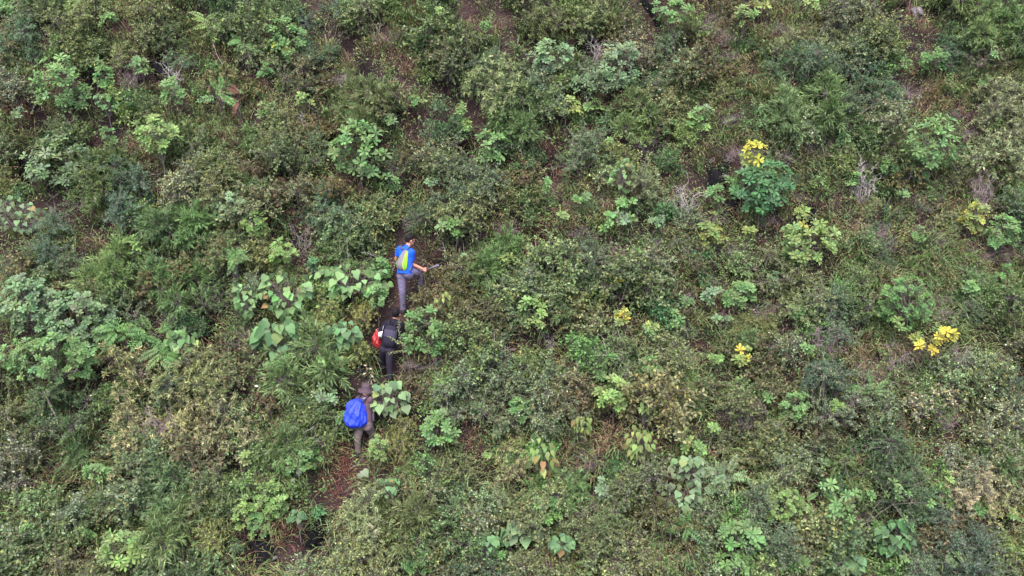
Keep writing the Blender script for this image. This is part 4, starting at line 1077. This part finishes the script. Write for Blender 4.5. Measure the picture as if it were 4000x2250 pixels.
for q, a in enumerate([(820, 92, 48, 42, LIMEG, "feather-leaved sapling with yellow-green fronds near the upper edge", 12, .34), (862, 368, 46, 36, GREEN, "feather-leaved plant with bright fronds beside the red-brown fern", 9, .36), (475, 1285, 85, 62, MID, "feather-leaved plant with grey-green fronds at the laurel-leaved tree", 16, .44), (590, 1300, 70, 50, MID, "feather-leaved plant with a few reddening fronds", 13, .42),
                       (635, 1385, 60, 44, MID, "lowest feather-leaved plant above khaki shrubs", 11, .42), (908, 1005, 62, 60, GREEN, "dense feather-leaved plant below the blue-green domed sapling", 22, .30), (2825, 1872, 78, 72, PALE, "pale feather-leaved sapling beside grey-green heart leaves", 24, .36), (2635, 1655, 42, 42, GREEN, "feather-leaved sapling beside the drooping yellow branch", 12, .30),
                       (3390, 1525, 58, 30, GREEN, "low feather-leaved plant above whitish shrubs", 10, .34), (2672, 2062, 48, 30, MID, "shaded feather-leaved plant below grey-green heart leaves", 9, .34), (3260, 1960, 30, 40, MID, "small feather-leaved plant hidden behind star-like whorls", 6, .28), (960, 180, 40, 50, MID, "dull feather-leaved plant uphill of the red-brown fern", 8, .34), (3140, 1960, 26, 30, GREEN, "small feather-leaved plant in dark dry grass", 7, .28)]):
    frond_plant(3200 + q, *a)
frond_plant(3290, 925, 385, 34, 46, (.15, .058, .050), "red-brown withered fern hanging in dark scrub", 5, .27, .6, "withered_fern")

# ------------------------------------------------------------------ dead wood
def dead_shrub(seed, px, py, hw, mat, label, droop=0.0, h=.5, k=14, thick=.010, hc=.30, leafy=False):
    SOFT.append((px, py, hw * .8, hw * .6)); hc += .12; thick *= 1.25; P, d = on_ground(px, py, hc); m = d / FOC
    base = np.array([P[0], P[1], float(ground(P[0], P[1]))])
    root = empty("dead_shrub", base)
    link("branches", brush_proto(seed, mat, k, hw * m, max(h, hc * 1.4), droop, thick), root)
    tag(root, label, "dead shrub")
for q, a in enumerate([(662, 262, 62, M_DEAD, "grey dead branch sticking out over a black hollow", .4, .45, 12, .011, .55), (1160, 462, 30, M_DEAD, "leafless forked twigs standing above the big whorled sapling", 0, .75, 7, .012, .35), (3390, 655, 66, M_DEAD, "bleached twisted dead shrub beside the straight-trunked sapling", .3, .5, 18, .013, .75),
                       (3480, 615, 40, M_DEAD, "smaller bleached branches uphill of the twisted dead shrub", .2, .45, 9, .012, .45), (2680, 735, 74, M_DEAD, "bleached drooping branches beside black rock", .7, .35, 22, .009, .7), (3230, 1300, 90, M_BRUSH, "purple-grey leafless dead brush in dry grass", .1, .45, 26, .008, .5), (3505, 1385, 70, M_BRUSH, "grey bare twigs under the bright yellow whorls", .2, .6, 12, .009, .4),
                       (2150, 1312, 44, M_DEAD, "arching grey twigs below the lush whorled sapling", .3, .45, 9, .007, .4), (640, 1610, 90, M_BRUSH, "bare branches arching over khaki shrubs", .3, .55, 18, .010, .75), (1175, 890, 85, M_BRUSH, "forked grey dead branches uphill of heart-leaved plants", .6, .6, 12, .011, .6), (1335, 1010, 34, M_DEAD, "short white dead branch at the dark gap by heart leaves", .4, .4, 7, .011, .5),
                       (1190, 1705, 40, M_DEAD, "thick broken grey branch beside the blue pack", .4, .35, 8, .012, .5), (3850, 705, 70, M_BRUSH, "pinkish-grey bare brush in straw-coloured scrub", .3, .35, 22, .008, .65), (765, 1765, 50, M_BRUSH, "tangled grey twigs hanging below khaki shrubs", .6, .4, 14, .008, .5), (2330, 190, 34, M_DEAD, "upright bleached twigs next to the grey boulder", 0, .5, 10, .007, .35),
                       (500, 235, 55, M_BRUSH, "hanging dry brown stems in the dark between bright saplings", .9, .3, 26, .006, .75), (1330, 300, 40, M_BRUSH, "dark twiggy brush in the shadowed gap", .3, .4, 18, .006, .3), (2800, 1080, 70, M_BRUSH, "fine purple-brown twigs in dry grass above the spreading sapling", .2, .4, 26, .006, .3), (3750, 1370, 50, M_BRUSH, "grey wiry twigs among whitish shrubs", .4, .35, 18, .006, .5),
                       (2910, 1590, 80, M_BRUSH, "wiry grey brush among rust-brown shrubs", .2, .4, 24, .006, .45), (3050, 600, 60, M_BRUSH, "thin dry brush behind the yellow sapling", .1, .4, 18, .006, .3), (1945, 1330, 36, M_DEAD, "short bleached twigs in the olive hump", .4, .35, 7, .008, .8), (240, 810, 50, M_BARK, "bare branched grey trunk in the reddish gap", -.3, .9, 8, .020, .45)]):
    dead_shrub(4000 + q, *a)

def branch(label, pts, r0, mat=M_DEAD, h=.6, seed=0, name="dead_branch"):
    rng = np.random.default_rng(seed); P = [on_ground(x, y, h)[0] for x, y in pts]
    b = on_ground(*pts[0], -.03)[0]
    root = root_at(name, b); g = Geo()
    P = [b] + P
    A = np.array(P); t = np.linspace(0, len(A) - 1, len(A) * 4); A = np.stack([np.interp(t, range(len(A)), A[:, q]) for q in range(3)], -1)
    for _ in range(2): A[1:-1] = (A[:-2] + 2 * A[1:-1] + A[2:]) / 4
    A[1:] += rng.normal(0, .010, A[1:].shape)
    r0 *= .8; tube(g, A, np.linspace(r0, r0 * .4, len(A)), 6, cap=True)
    for q in range(5, len(A), 2):
        d = unit(rng.normal(size=3) + np.array([0, -.2, .4])) * rng.uniform(.08, .22); tube(g, curve_pts(A[q], A[q] + d, rng, 4, 0, .08), np.linspace(r0 * .4, r0 * .15, 4), 4)
    local_link("wood", g, mat, root); tag(root, label, "dead branch")
branch("long white dead branch curving through olive scrub", [(2285, 1350), (2300, 1385), (2325, 1392), (2360, 1387), (2420, 1405)], .018, h=.75)
branch("thin lichen-spotted branch uphill of the long white one", [(2370, 1385), (2362, 1340), (2350, 1310), (2300, 1290)], .012, h=.75, seed=2)
branch("grey leaning twig rising through scrub by the long white branch", [(2460, 1375), (2440, 1340), (2420, 1310)], .010, h=.7, seed=3)
branch("grey upright stem beyond the machete", [(1740, 1010), (1738, 970), (1730, 945)], .014, M_DEAD, .5, 5)
branch("white dead stick near the machete tip", [(1752, 1035), (1775, 1048)], .014, M_DEAD, .5, 6)
branch("pale stick lying beside the upturned cream leaves", [(1470, 2090), (1472, 2110)], .016, M_DEAD, .5, 7)
branch("slender grey pole rising beside the reddish path", [(1470, 2040), (1466, 1960), (1462, 1900)], .014, M_BRUSH, .45, 8)
branch("fallen twig across the reddish path", [(1360, 1840), (1390, 1815), (1425, 1780)], .009, M_DEAD, .08, 9)
branch("grey leaning stem with curled tip near the upper edge", [(2640, 225), (2665, 240), (2685, 275)], .012, M_DEAD, .6, 10)
branch("dark slanting stem uphill of the feather-leaved plants", [(870, 260), (845, 200), (820, 150)], .012, M_BRUSH, .6, 11)
branch("thin pole leaning in scrub under the upper edge", [(1400, 95), (1378, 60), (1352, 35)], .012, M_DEAD, .6, 12)
branch("white twig crossing the dark gap beside the blue-shirted person", [(1410, 985), (1440, 990), (1458, 998)], .012, M_DEAD, .5, 13)
branch("forked grey stem behind the blue-shirted person's hip", [(1530, 1070), (1545, 1030), (1555, 1010)], .010, M_DEAD, .35, 14)

# ------------------------------------------------------------------ upturned pale leaves, withered twig, white flowers, sprigs before the second climber
def pale_leaves(label, items, color, mesh, hc=.5, name="upturned_leaf_sprig"):
    rng = np.random.default_rng(len(label)); p0, _ = on_ground(items[0][0] + 6, items[0][1] + 10, 0)
    root = root_at(name, p0 - np.array([0, 0, .04])); g = Geo(); b = p0 - np.array([0, 0, .04])
    for (x, y, s, dx, dz) in items:
        p, _ = on_ground(x, y, hc); tube(g, curve_pts(b, p, rng, 5, -.1, .04), np.linspace(.006, .003, 5), 4)
        D = unit(np.array([dx, -.3, dz])); link("leaf", mesh, root, jit(rng, color, .06, .02), basis(p - b, D, (rng.normal(0, .2), -.8, .6), s))
    local_link("stem", g, M_TWIG, root); tag(root, label, "plant")
pale_leaves("two upturned cream leaves lit up in pale scrub", [(1461, 2018, .17, .1, -.8), (1452, 2050, .14, -.5, -.4), (1470, 2068, .14, .3, -.5)], (.42, .42, .28), LF_HEART[1], .75)
pale_leaves("whitish upturned leaf beside the reddish path", [(1418, 1838, .16, .5, -.6), (1408, 1850, .12, -.1, -.9)], (.26, .32, .22), LF_HEART[0], .45)
pale_leaves("two pale folded leaves on an orange stalk", [(1170, 1838, .14, -.2, -.9), (1146, 1872, .15, -.2, -1)], (.50, .55, .42), LF_LONG, .55)
pale_leaves("withered beige leaves on a twig beside the person with the red bag", [(1435, 1428, .08, -.5, .3), (1440, 1440, .08, .6, .2), (1432, 1455, .08, -.7, -.2), (1446, 1462, .09, .6, -.4), (1450, 1485, .10, .1, -1), (1442, 1488, .10, -.4, -.9), (1456, 1478, .09, .7, -.8)], (.42, .36, .27), LF_OVAL[0], .4, "withered_twig")
pale_leaves("long brown dead leaf hanging in the dark path gap", [(1456, 1420, .13, .3, -1)], (.24, .13, .07), LF_LONG, .25, "dead_leaf")
pale_leaves("cream folded leaf tip above the upturned pair", [(1418, 1995, .10, .1, 1)], (.50, .42, .28), LF_LONG, .5)

FLOW = Geo(); a = np.arange(6) * 1.047
leaf_batch(FLOW, T_OBO, np.zeros((6, 3)), np.stack([np.cos(a), np.sin(a), np.full(6, .35)], -1), np.tile([[0, 0, 1.0]], (6, 1)), 1.0, .6, np.ones((6, 3))); FLOWER = FLOW.mesh("flower", M_LEAF)

def sprig(label, pts, leafL, color, hb):
    """thin leafy shoot, base on the hillside"""
    rng = np.random.default_rng(int(pts[0][0])); A = np.array([J2f(*p) for p in pts]); b = A[0] + np.array([.05, .02, 0]); b[2] = float(ground(b[0], b[1])) - .04
    root = root_at("leafy_sprig", b); A = np.concatenate([[b], A]); t = np.linspace(0, len(A) - 1, 24); A = np.stack([np.interp(t, range(len(A)), A[:, q]) for q in range(3)], -1)
    for _ in range(3): A[1:-1] = (A[:-2] + 2 * A[1:-1] + A[2:]) / 4
    g = Geo(); tube(g, A, np.linspace(.006, .002, 24), 4); local_link("stem", g, M_TWIG, root)
    g = Geo(); i = np.repeat(np.arange(8, 24), 3); n = len(i); D = rand_unit(rng, n) * np.array([1, .6, 1]); L = rng.uniform(.7, 1.1, n) * leafL
    leaf_batch(g, T_OBO, A[i] + D * .006, D, -FWD + rng.normal(0, .5, (n, 3)), L, L * .55, tint(rng, n, .15) * np.asarray(color))
    f_ = local_link("foliage", g, M_LEAF, root); f_["kind"] = "stuff"; tag(root, label, "plant")
sprig("pale leafy shoot reaching across the black backpack", [(930, 800, -.30), (820, 690, -.34), (720, 650, -.36), (590, 590, -.36)], .045, (.20, .24, .10), 0)
sprig("leafy shoot crossing the dark trousers of the middle climber", [(900, 860, -.28), (800, 800, -.32), (700, 835, -.34), (590, 860, -.34)], .04, (.17, .21, .09), 0)
sprig("upright shoot of small paired leaves at the dark-clothed person's shoulder", [(800, 640, -.24), (770, 520, -.26), (755, 420, -.26), (765, 300, -.24)], .035, (.17, .20, .10), 0)

# ------------------------------------------------------------------ scrub: shrubs, seedlings, dead brush
def shrub(letter, px, py, s, rng, label=None, color=None, squash=1.0, hc=None):
    proto, name, words, colors, rg = KINDS[letter]
    if label: SOFT.append((px, py, 60 * s, 50 * s))
    P, d = on_ground(px, py, .40 * s if hc is None else hc)
    base = Vector((P[0], P[1], float(ground(P[0], P[1])) - .02))
    root = empty(name, base, rng.uniform(0, 6.28), s); root.scale = (s, s, s * squash)
    root.rotation_euler = (R(12) + rng.normal(0, .06), rng.normal(0, .08), rng.uniform(0, 6.28)) if False else (rng.normal(0, .08), rng.normal(0, .08), rng.uniform(0, 6.28))
    fm, wm = PROTO[proto][int(rng.integers(len(PROTO[proto])))]
    cw, c0 = colors[int(rng.integers(len(colors)))]; c = color or c0
    if not label: words = ("large " if s > 1.12 else "low " if s < .72 else "") + cw + " " + words
    f_ = link("foliage", fm, root, jit(rng, c, .12, .05)); f_["kind"] = "stuff"
    link("branches", wm, root)
    lb = label or words + " " + near(px, py)
    tag(root, lb, "shrub", None if label else "scrub: " + lb)
    return root
rng = np.random.default_rng(77)
shrub("B", 3745, 2100, 1.35, rng, "round blue-grey fine-leaved shrub near the lower edge", (.112, .152, .118), 1.0, .75); SOFT.append((3745, 2120, 120, 130))
shrub("B", 3790, 2160, 1.1, rng, "lower half of blue-grey fine-leaved growth against the round shrub", (.105, .145, .110), 1.0, .6)
wf = shrub("A", 770, 2235, 1.2, rng, "white-flowered small-leaved shrub at the lower edge", (.075, .115, .050))
for (x, y) in ((732, 2196), (908, 2213), (725, 2236), (713, 2246), (750, 2228), (640, 2243)):
    p, _ = on_ground(x, y, .95 if x != 908 else .8); inv = wf.matrix_basis.inverted()
    lp = inv @ Vector(p)
    o = link("flower", FLOWER, wf, (.80, .80, .82)); o.matrix_basis = Matrix.Translation(lp) @ Matrix.Rotation(.8, 4, 'X') @ Matrix.Scale(.028, 4)
for (x, y, s, sq, lb) in ((2590, 2080, 1.35, 1.1, "rounded olive hump of small leaves below the grey-green heart leaves"), (1740, 1160, 1.25, 1.0, "dense olive shrub beside the stepping person's boot"), (1850, 1090, 1.3, 1.0, "broad olive shrub downhill of the machete"), (1910, 1240, 1.2, 1.0, "olive hump with a grey twig in it")):
    shrub("A", x, y, s, rng, lb, (.105, .115, .050), sq)
for (x, y, s, lb) in ((1265, 1260, .9, "khaki star-leaved twigs between heart-leaved plants"), (1290, 1330, .8, "khaki narrow-leaved shrub over the half-hidden heart leaves"), (1430, 1215, .75, "khaki narrow-leaved branch above the red bag"), (1390, 1390, .75, "khaki narrow-leaved shrub beside the red bag"), (1565, 1710, .75, "yellow-green narrow-leaved bush beside the blue-pack climber"), (1480, 930, .75, "khaki pale-tipped bush behind the blue-shirted person"), (1030, 1030, .8, "narrow-leaved khaki bush above browning heart leaves")):
    shrub("C", x, y, s, rng, lb, (.150, .165, .065))

cellw, cellh = 200.0, 187.5
for r_ in range(-1, 13):
    for c_ in range(-1, 21):
        L = GRID[min(11, max(0, r_))][min(19, max(0, c_))]
        inside = 0 <= r_ < 12 and 0 <= c_ < 20
        def spot(): return (c_ + rng.uniform(0, 1)) * cellw, (r_ + rng.uniform(0, 1)) * cellh
        def seen(x, y, m=60): return -m < x < 4000 + m and -m < y < 2250 + m + 40
        if L in KINDS:
            for t in range(2 if rng.uniform() < .55 else 3):
                for _ in range(8):
                    x, y = spot(); k = L
                    u = rng.uniform()
                    if u < .42: k = "MMMMMBKKWWGC"[int(rng.integers(12))]
                    s = rng.uniform(*KINDS[k][4]) * (1.0 if t else 1.2)
                    if not seen(x, y): break
                    if clear(x, y, 62 * s) and soft(x, y, s): shrub(k, x, y, s, rng); break
        else:
            for t in range(2):
                x, y = spot(); k = "AKBWGCMMM"[int(rng.integers(9))]; s = rng.uniform(.45, .8)
                if seen(x, y) and clear(x, y, 70 * s) and soft(x, y, s): shrub(k, x, y, s, rng)
        ns = (int(rng.integers(4, 8)) if c_ > 13 else int(rng.integers(2, 4)) if c_ > 9 else 1) if L == "D" else (1 if rng.uniform() < .22 else 0)
        for t in range(ns):
            x, y = spot()
            if not seen(x, y, 10) or not clear(x, y, 18): continue
            P, d = on_ground(x, y, .25); s = rng.uniform(.7, 1.15)
            root = empty("seedling", (P[0], P[1], float(ground(P[0], P[1]))), rng.uniform(0, 6.28), s)
            fm, wm = PROTO["seedling"][int(rng.integers(4))]; cc = [(.165, .240, .100), (.140, .228, .085), (.185, .240, .105), (.20, .25, .09)][int(rng.integers(4))]
            f_ = link("foliage", fm, root, jit(rng, cc, .15)); f_["kind"] = "stuff"; link("stem", wm, root)
            lb = "pale-green upright seedling " + near(x, y); tag(root, lb, "seedling", "seedlings: " + lb)
        for _ in range((2 if c_ > 11 and rng.uniform() < .6 else 1) if rng.uniform() < (.75 if L == "D" else .22) else 0):
            x, y = spot()
            if seen(x, y, 10) and clear(x, y, 40):
                P, d = on_ground(x, y, .2); root = empty("dry_brush", (P[0], P[1], float(ground(P[0], P[1]))), rng.uniform(0, 6), rng.uniform(.6, 1.1))
                link("branches", BRUSH[int(rng.integers(3))], root); lb = "low leafless purplish brush " + near(x, y); tag(root, lb, "dead brush", "brush: " + lb)

# ------------------------------------------------------------------ stuff: grass, ground cover, litter, scrub beyond the frame
def blades(g, rng, B, az, L, lean, w, C):
    """arching grass blades, vectorised"""
    n = len(B); h = np.stack([np.cos(az), np.sin(az), np.zeros(n)], -1); sd = np.stack([-np.sin(az), np.cos(az), np.zeros(n)], -1)
    V = []
    for s, ww in ((0, .7), (.4, 1.0), (.75, .7)):
        p = B + h * (lean * L * s ** 1.6)[:, None] + np.array([0, 0, 1.0]) * (L * (s - .38 * lean * s * s))[:, None]
        V += [p - sd * (w * ww / 2)[:, None], p + sd * (w * ww / 2)[:, None]]
    V.append(B + h * (lean * L)[:, None] + np.array([0, 0, 1.0]) * (L * (1 - .55 * lean))[:, None])
    V = np.stack(V, 1).reshape(-1, 3); o = (np.arange(n) * 7)[:, None, None]
    Q = (np.array([[0, 1, 3, 2], [2, 3, 5, 4]])[None] + o).reshape(-1, 4); T = (np.array([[4, 5, 6]])[None] + o).reshape(-1, 3)
    g.add(V, T, Q, np.repeat(C, 7, 0))

rng = np.random.default_rng(123); gg, gd = Geo(), Geo()
def is_D(x, y): return GRID[int(min(11, max(0, y // cellh)))][int(min(19, max(0, x // cellw)))] == "D"
for t in range(5200):
    x, y = rng.uniform(-250, 4250), rng.uniform(-150, 2450); D = is_D(x, y)
    if not D and rng.uniform() < .5: continue
    body = not all(((x - c[0]) / (c[2] + 8)) ** 2 + ((y - c[1]) / (c[3] + 8)) ** 2 > 1 for c in CLEAR)
    if body and (rng.uniform() < .8 or any(((x - c[0]) / (c[2] + 22)) ** 2 + ((y - c[1]) / (c[3] + 30)) ** 2 < 1 for c in HOLLOW)): continue
    P, d = on_ground(x, y, .0); n = int(rng.integers(20, 38)); dry = rng.uniform() < (.45 if D else .3)
    B = np.stack([P[0] + rng.normal(0, .07, n), P[1] + rng.normal(0, .07, n), np.zeros(n)], -1); B[:, 2] = ground(B[:, 0], B[:, 1]) - .02
    az = np.where(rng.uniform(size=n) < .6, rng.normal(-1.57, .9, n), rng.uniform(0, 6.28, n)); L = rng.uniform(.28, .68, n) * (.35 if body else 1.0)
    C = np.array([(.19, .105, .085), (.25, .165, .115), (.13, .080, .072), (.29, .22, .14)][int(rng.integers(4))] if dry else [(.125, .190, .070), (.150, .205, .082), (.110, .175, .080), (.185, .205, .085)][int(rng.integers(4))])
    blades(gd if dry else gg, rng, B, az, L, rng.uniform(.45, 1.05, n), rng.uniform(.012, .022, n) * (.62 if dry else 1), C * (1 + rng.normal(0, .2, (n, 1))).clip(.4, 1.7))
for (x, y, n, Lm, dry) in ((2880, 1320, 90, .75, 0), (3010, 1225, 70, .6, 0), (1330, 1760, 160, .42, 1), (1300, 1800, 140, .4, 1), (1345, 1815, 120, .4, 1), (1140, 2080, 120, .45, 1), (1180, 2050, 90, .45, 0), (860, 1230, 70, .6, 0), (640, 1180, 60, .5, 0), (2700, 2235, 80, .55, 0), (2530, 1180, 140, .5, 1), (1345, 1640, 60, .4, 0), (1290, 1870, 100, .3, 1), (1390, 1870, 100, .3, 1), (1330, 1930, 100, .3, 1)):
    P, d = on_ground(x, y, 0); B = np.stack([P[0] + rng.normal(0, .14, n), P[1] + rng.normal(0, .14, n), np.zeros(n)], -1); B[:, 2] = ground(B[:, 0], B[:, 1]) - .02
    C = np.array((.20, .085, .065) if dry else (.105, .155, .065)); blades(gd if dry else gg, rng, B, np.where(rng.uniform(size=n) < .7, rng.normal(-1.57, .7, n), rng.uniform(0, 6.28, n)), rng.uniform(.5, 1, n) * Lm, rng.uniform(.5, 1.1, n), rng.uniform(.005, .009, n) * (1 if dry else 1.5), C * (1 + rng.normal(0, .22, (n, 1))).clip(.4, 1.7))
for g, nm, lb in ((gg, "green_grass", "long arching green grass in tufts between the shrubs"), (gd, "dry_grass", "dry reddish-brown grass on the bare parts of the slope")):
    o = link(nm, g.mesh(nm, M_GRASS)); o.color = (1, 1, 1, 1); tag(o, lb, "grass", kind="stuff")

g = Geo(); n = 17000                                # low leafy ground cover: sprays of 12 leaves
x = rng.uniform(-250, 4250, n); y = rng.uniform(-150, 2450, n)
inC = np.zeros(n, bool)
for c in NOPLANT: inC |= ((x - c[0]) / (c[2] + 10)) ** 2 + ((y - c[1]) / (c[3] + 10)) ** 2 < 1
keep = ~inC | (rng.uniform(size=n) < .08); x, y = x[keep], y[keep]; n = len(x)
P, _ = on_ground(x, y, rng.uniform(.04, .45, n)); k = 12
P = np.repeat(P, k, 0) + rng.normal(0, .07, (n * k, 3)); big = np.repeat(rng.uniform(size=n) < .3, k)
L = np.where(big, rng.uniform(.05, .085, n * k), rng.uniform(.025, .055, n * k))
C = np.repeat(np.array([(.110, .165, .060), (.145, .170, .065), (.080, .140, .062), (.165, .205, .075), (.150, .110, .062), (.125, .215, .07)])[rng.integers(0, 6, n)], k, 0)
leaf_batch(g, T_SMALL, P, rand_unit(rng, n * k), np.array([[0, -.2, 1.0]]) + rng.normal(0, .4, (n * k, 3)), L, L * .55, tint(rng, n * k, .22) * C)
o = link("ground_cover", g.mesh("ground_cover", M_LEAF)); o.color = (1, 1, 1, 1); tag(o, "low tangled leafy ground cover between the shrubs", "ground cover", kind="stuff")
g = Geo(); n = 26000                                 # fallen leaves and dry stalks on the soil
x = rng.uniform(-13, 13, n); y = rng.uniform(-6, 8, n); p = np.stack([x, y, ground(x, y) + .012], -1)
N = unit(np.tile([[0, -SLOPE, 1.0]], (n, 1)) + rng.normal(0, .25, (n, 3))); D = unit(np.cross(N, rand_unit(rng, n))); L = rng.uniform(.03, .09, n)
C = np.array([(.12, .055, .045), (.17, .095, .065), (.08, .045, .042), (.20, .14, .095)])[rng.integers(0, 4, n)] * (1 + rng.normal(0, .2, (n, 1)))
leaf_batch(g, T_SMALL, p, D, N, L, L * rng.choice([.12, .35], n), C)
o = link("leaf_litter", g.mesh("leaf_litter", M_GRASS)); o.color = (1, 1, 1, 1); tag(o, "reddish-brown fallen leaves and dry stalks on the soil", "leaf litter", kind="stuff")
g = Geo()
for t in range(170):                                 # the same scrub going on outside the picture
    while True:
        px, py = rng.uniform(-800, 4800), rng.uniform(-650, 2900)
        if not (-90 < px < 4090 and -60 < py < 2360): break
    P, d = on_ground(px, py, .4); b = np.array([P[0], P[1], float(ground(P[0], P[1]))]); n = 800
    q = rand_unit(rng, n) * rng.uniform(.4, 1, (n, 1)) ** .5 * np.array([.65, .65, .5]) + np.array([0, 0, .4]); q += .12 * np.sin(q[:, ::-1] * 9 + t)
    L = rng.uniform(.04, .08, n); cc = np.array([(.09, .115, .042), (.055, .095, .048), (.13, .15, .06), (.105, .19, .05)][int(rng.integers(4))])
    leaf_batch(g, T_SMALL, b + q, rand_unit(rng, n), np.array([[0, -.25, 1.0]]) + rng.normal(0, .45, (n, 3)), L, L * .55, tint(rng, n, .25) * cc)
o = link("surrounding_scrub", g.mesh("surrounding_scrub", M_LEAF)); o.color = (1, 1, 1, 1); tag(o, "scrub continuing over the rest of the hillside", "scrub", kind="stuff")
print("OBJECTS TOTAL", len(bpy.data.objects), "detail whorls", LEAFOBJ[0])
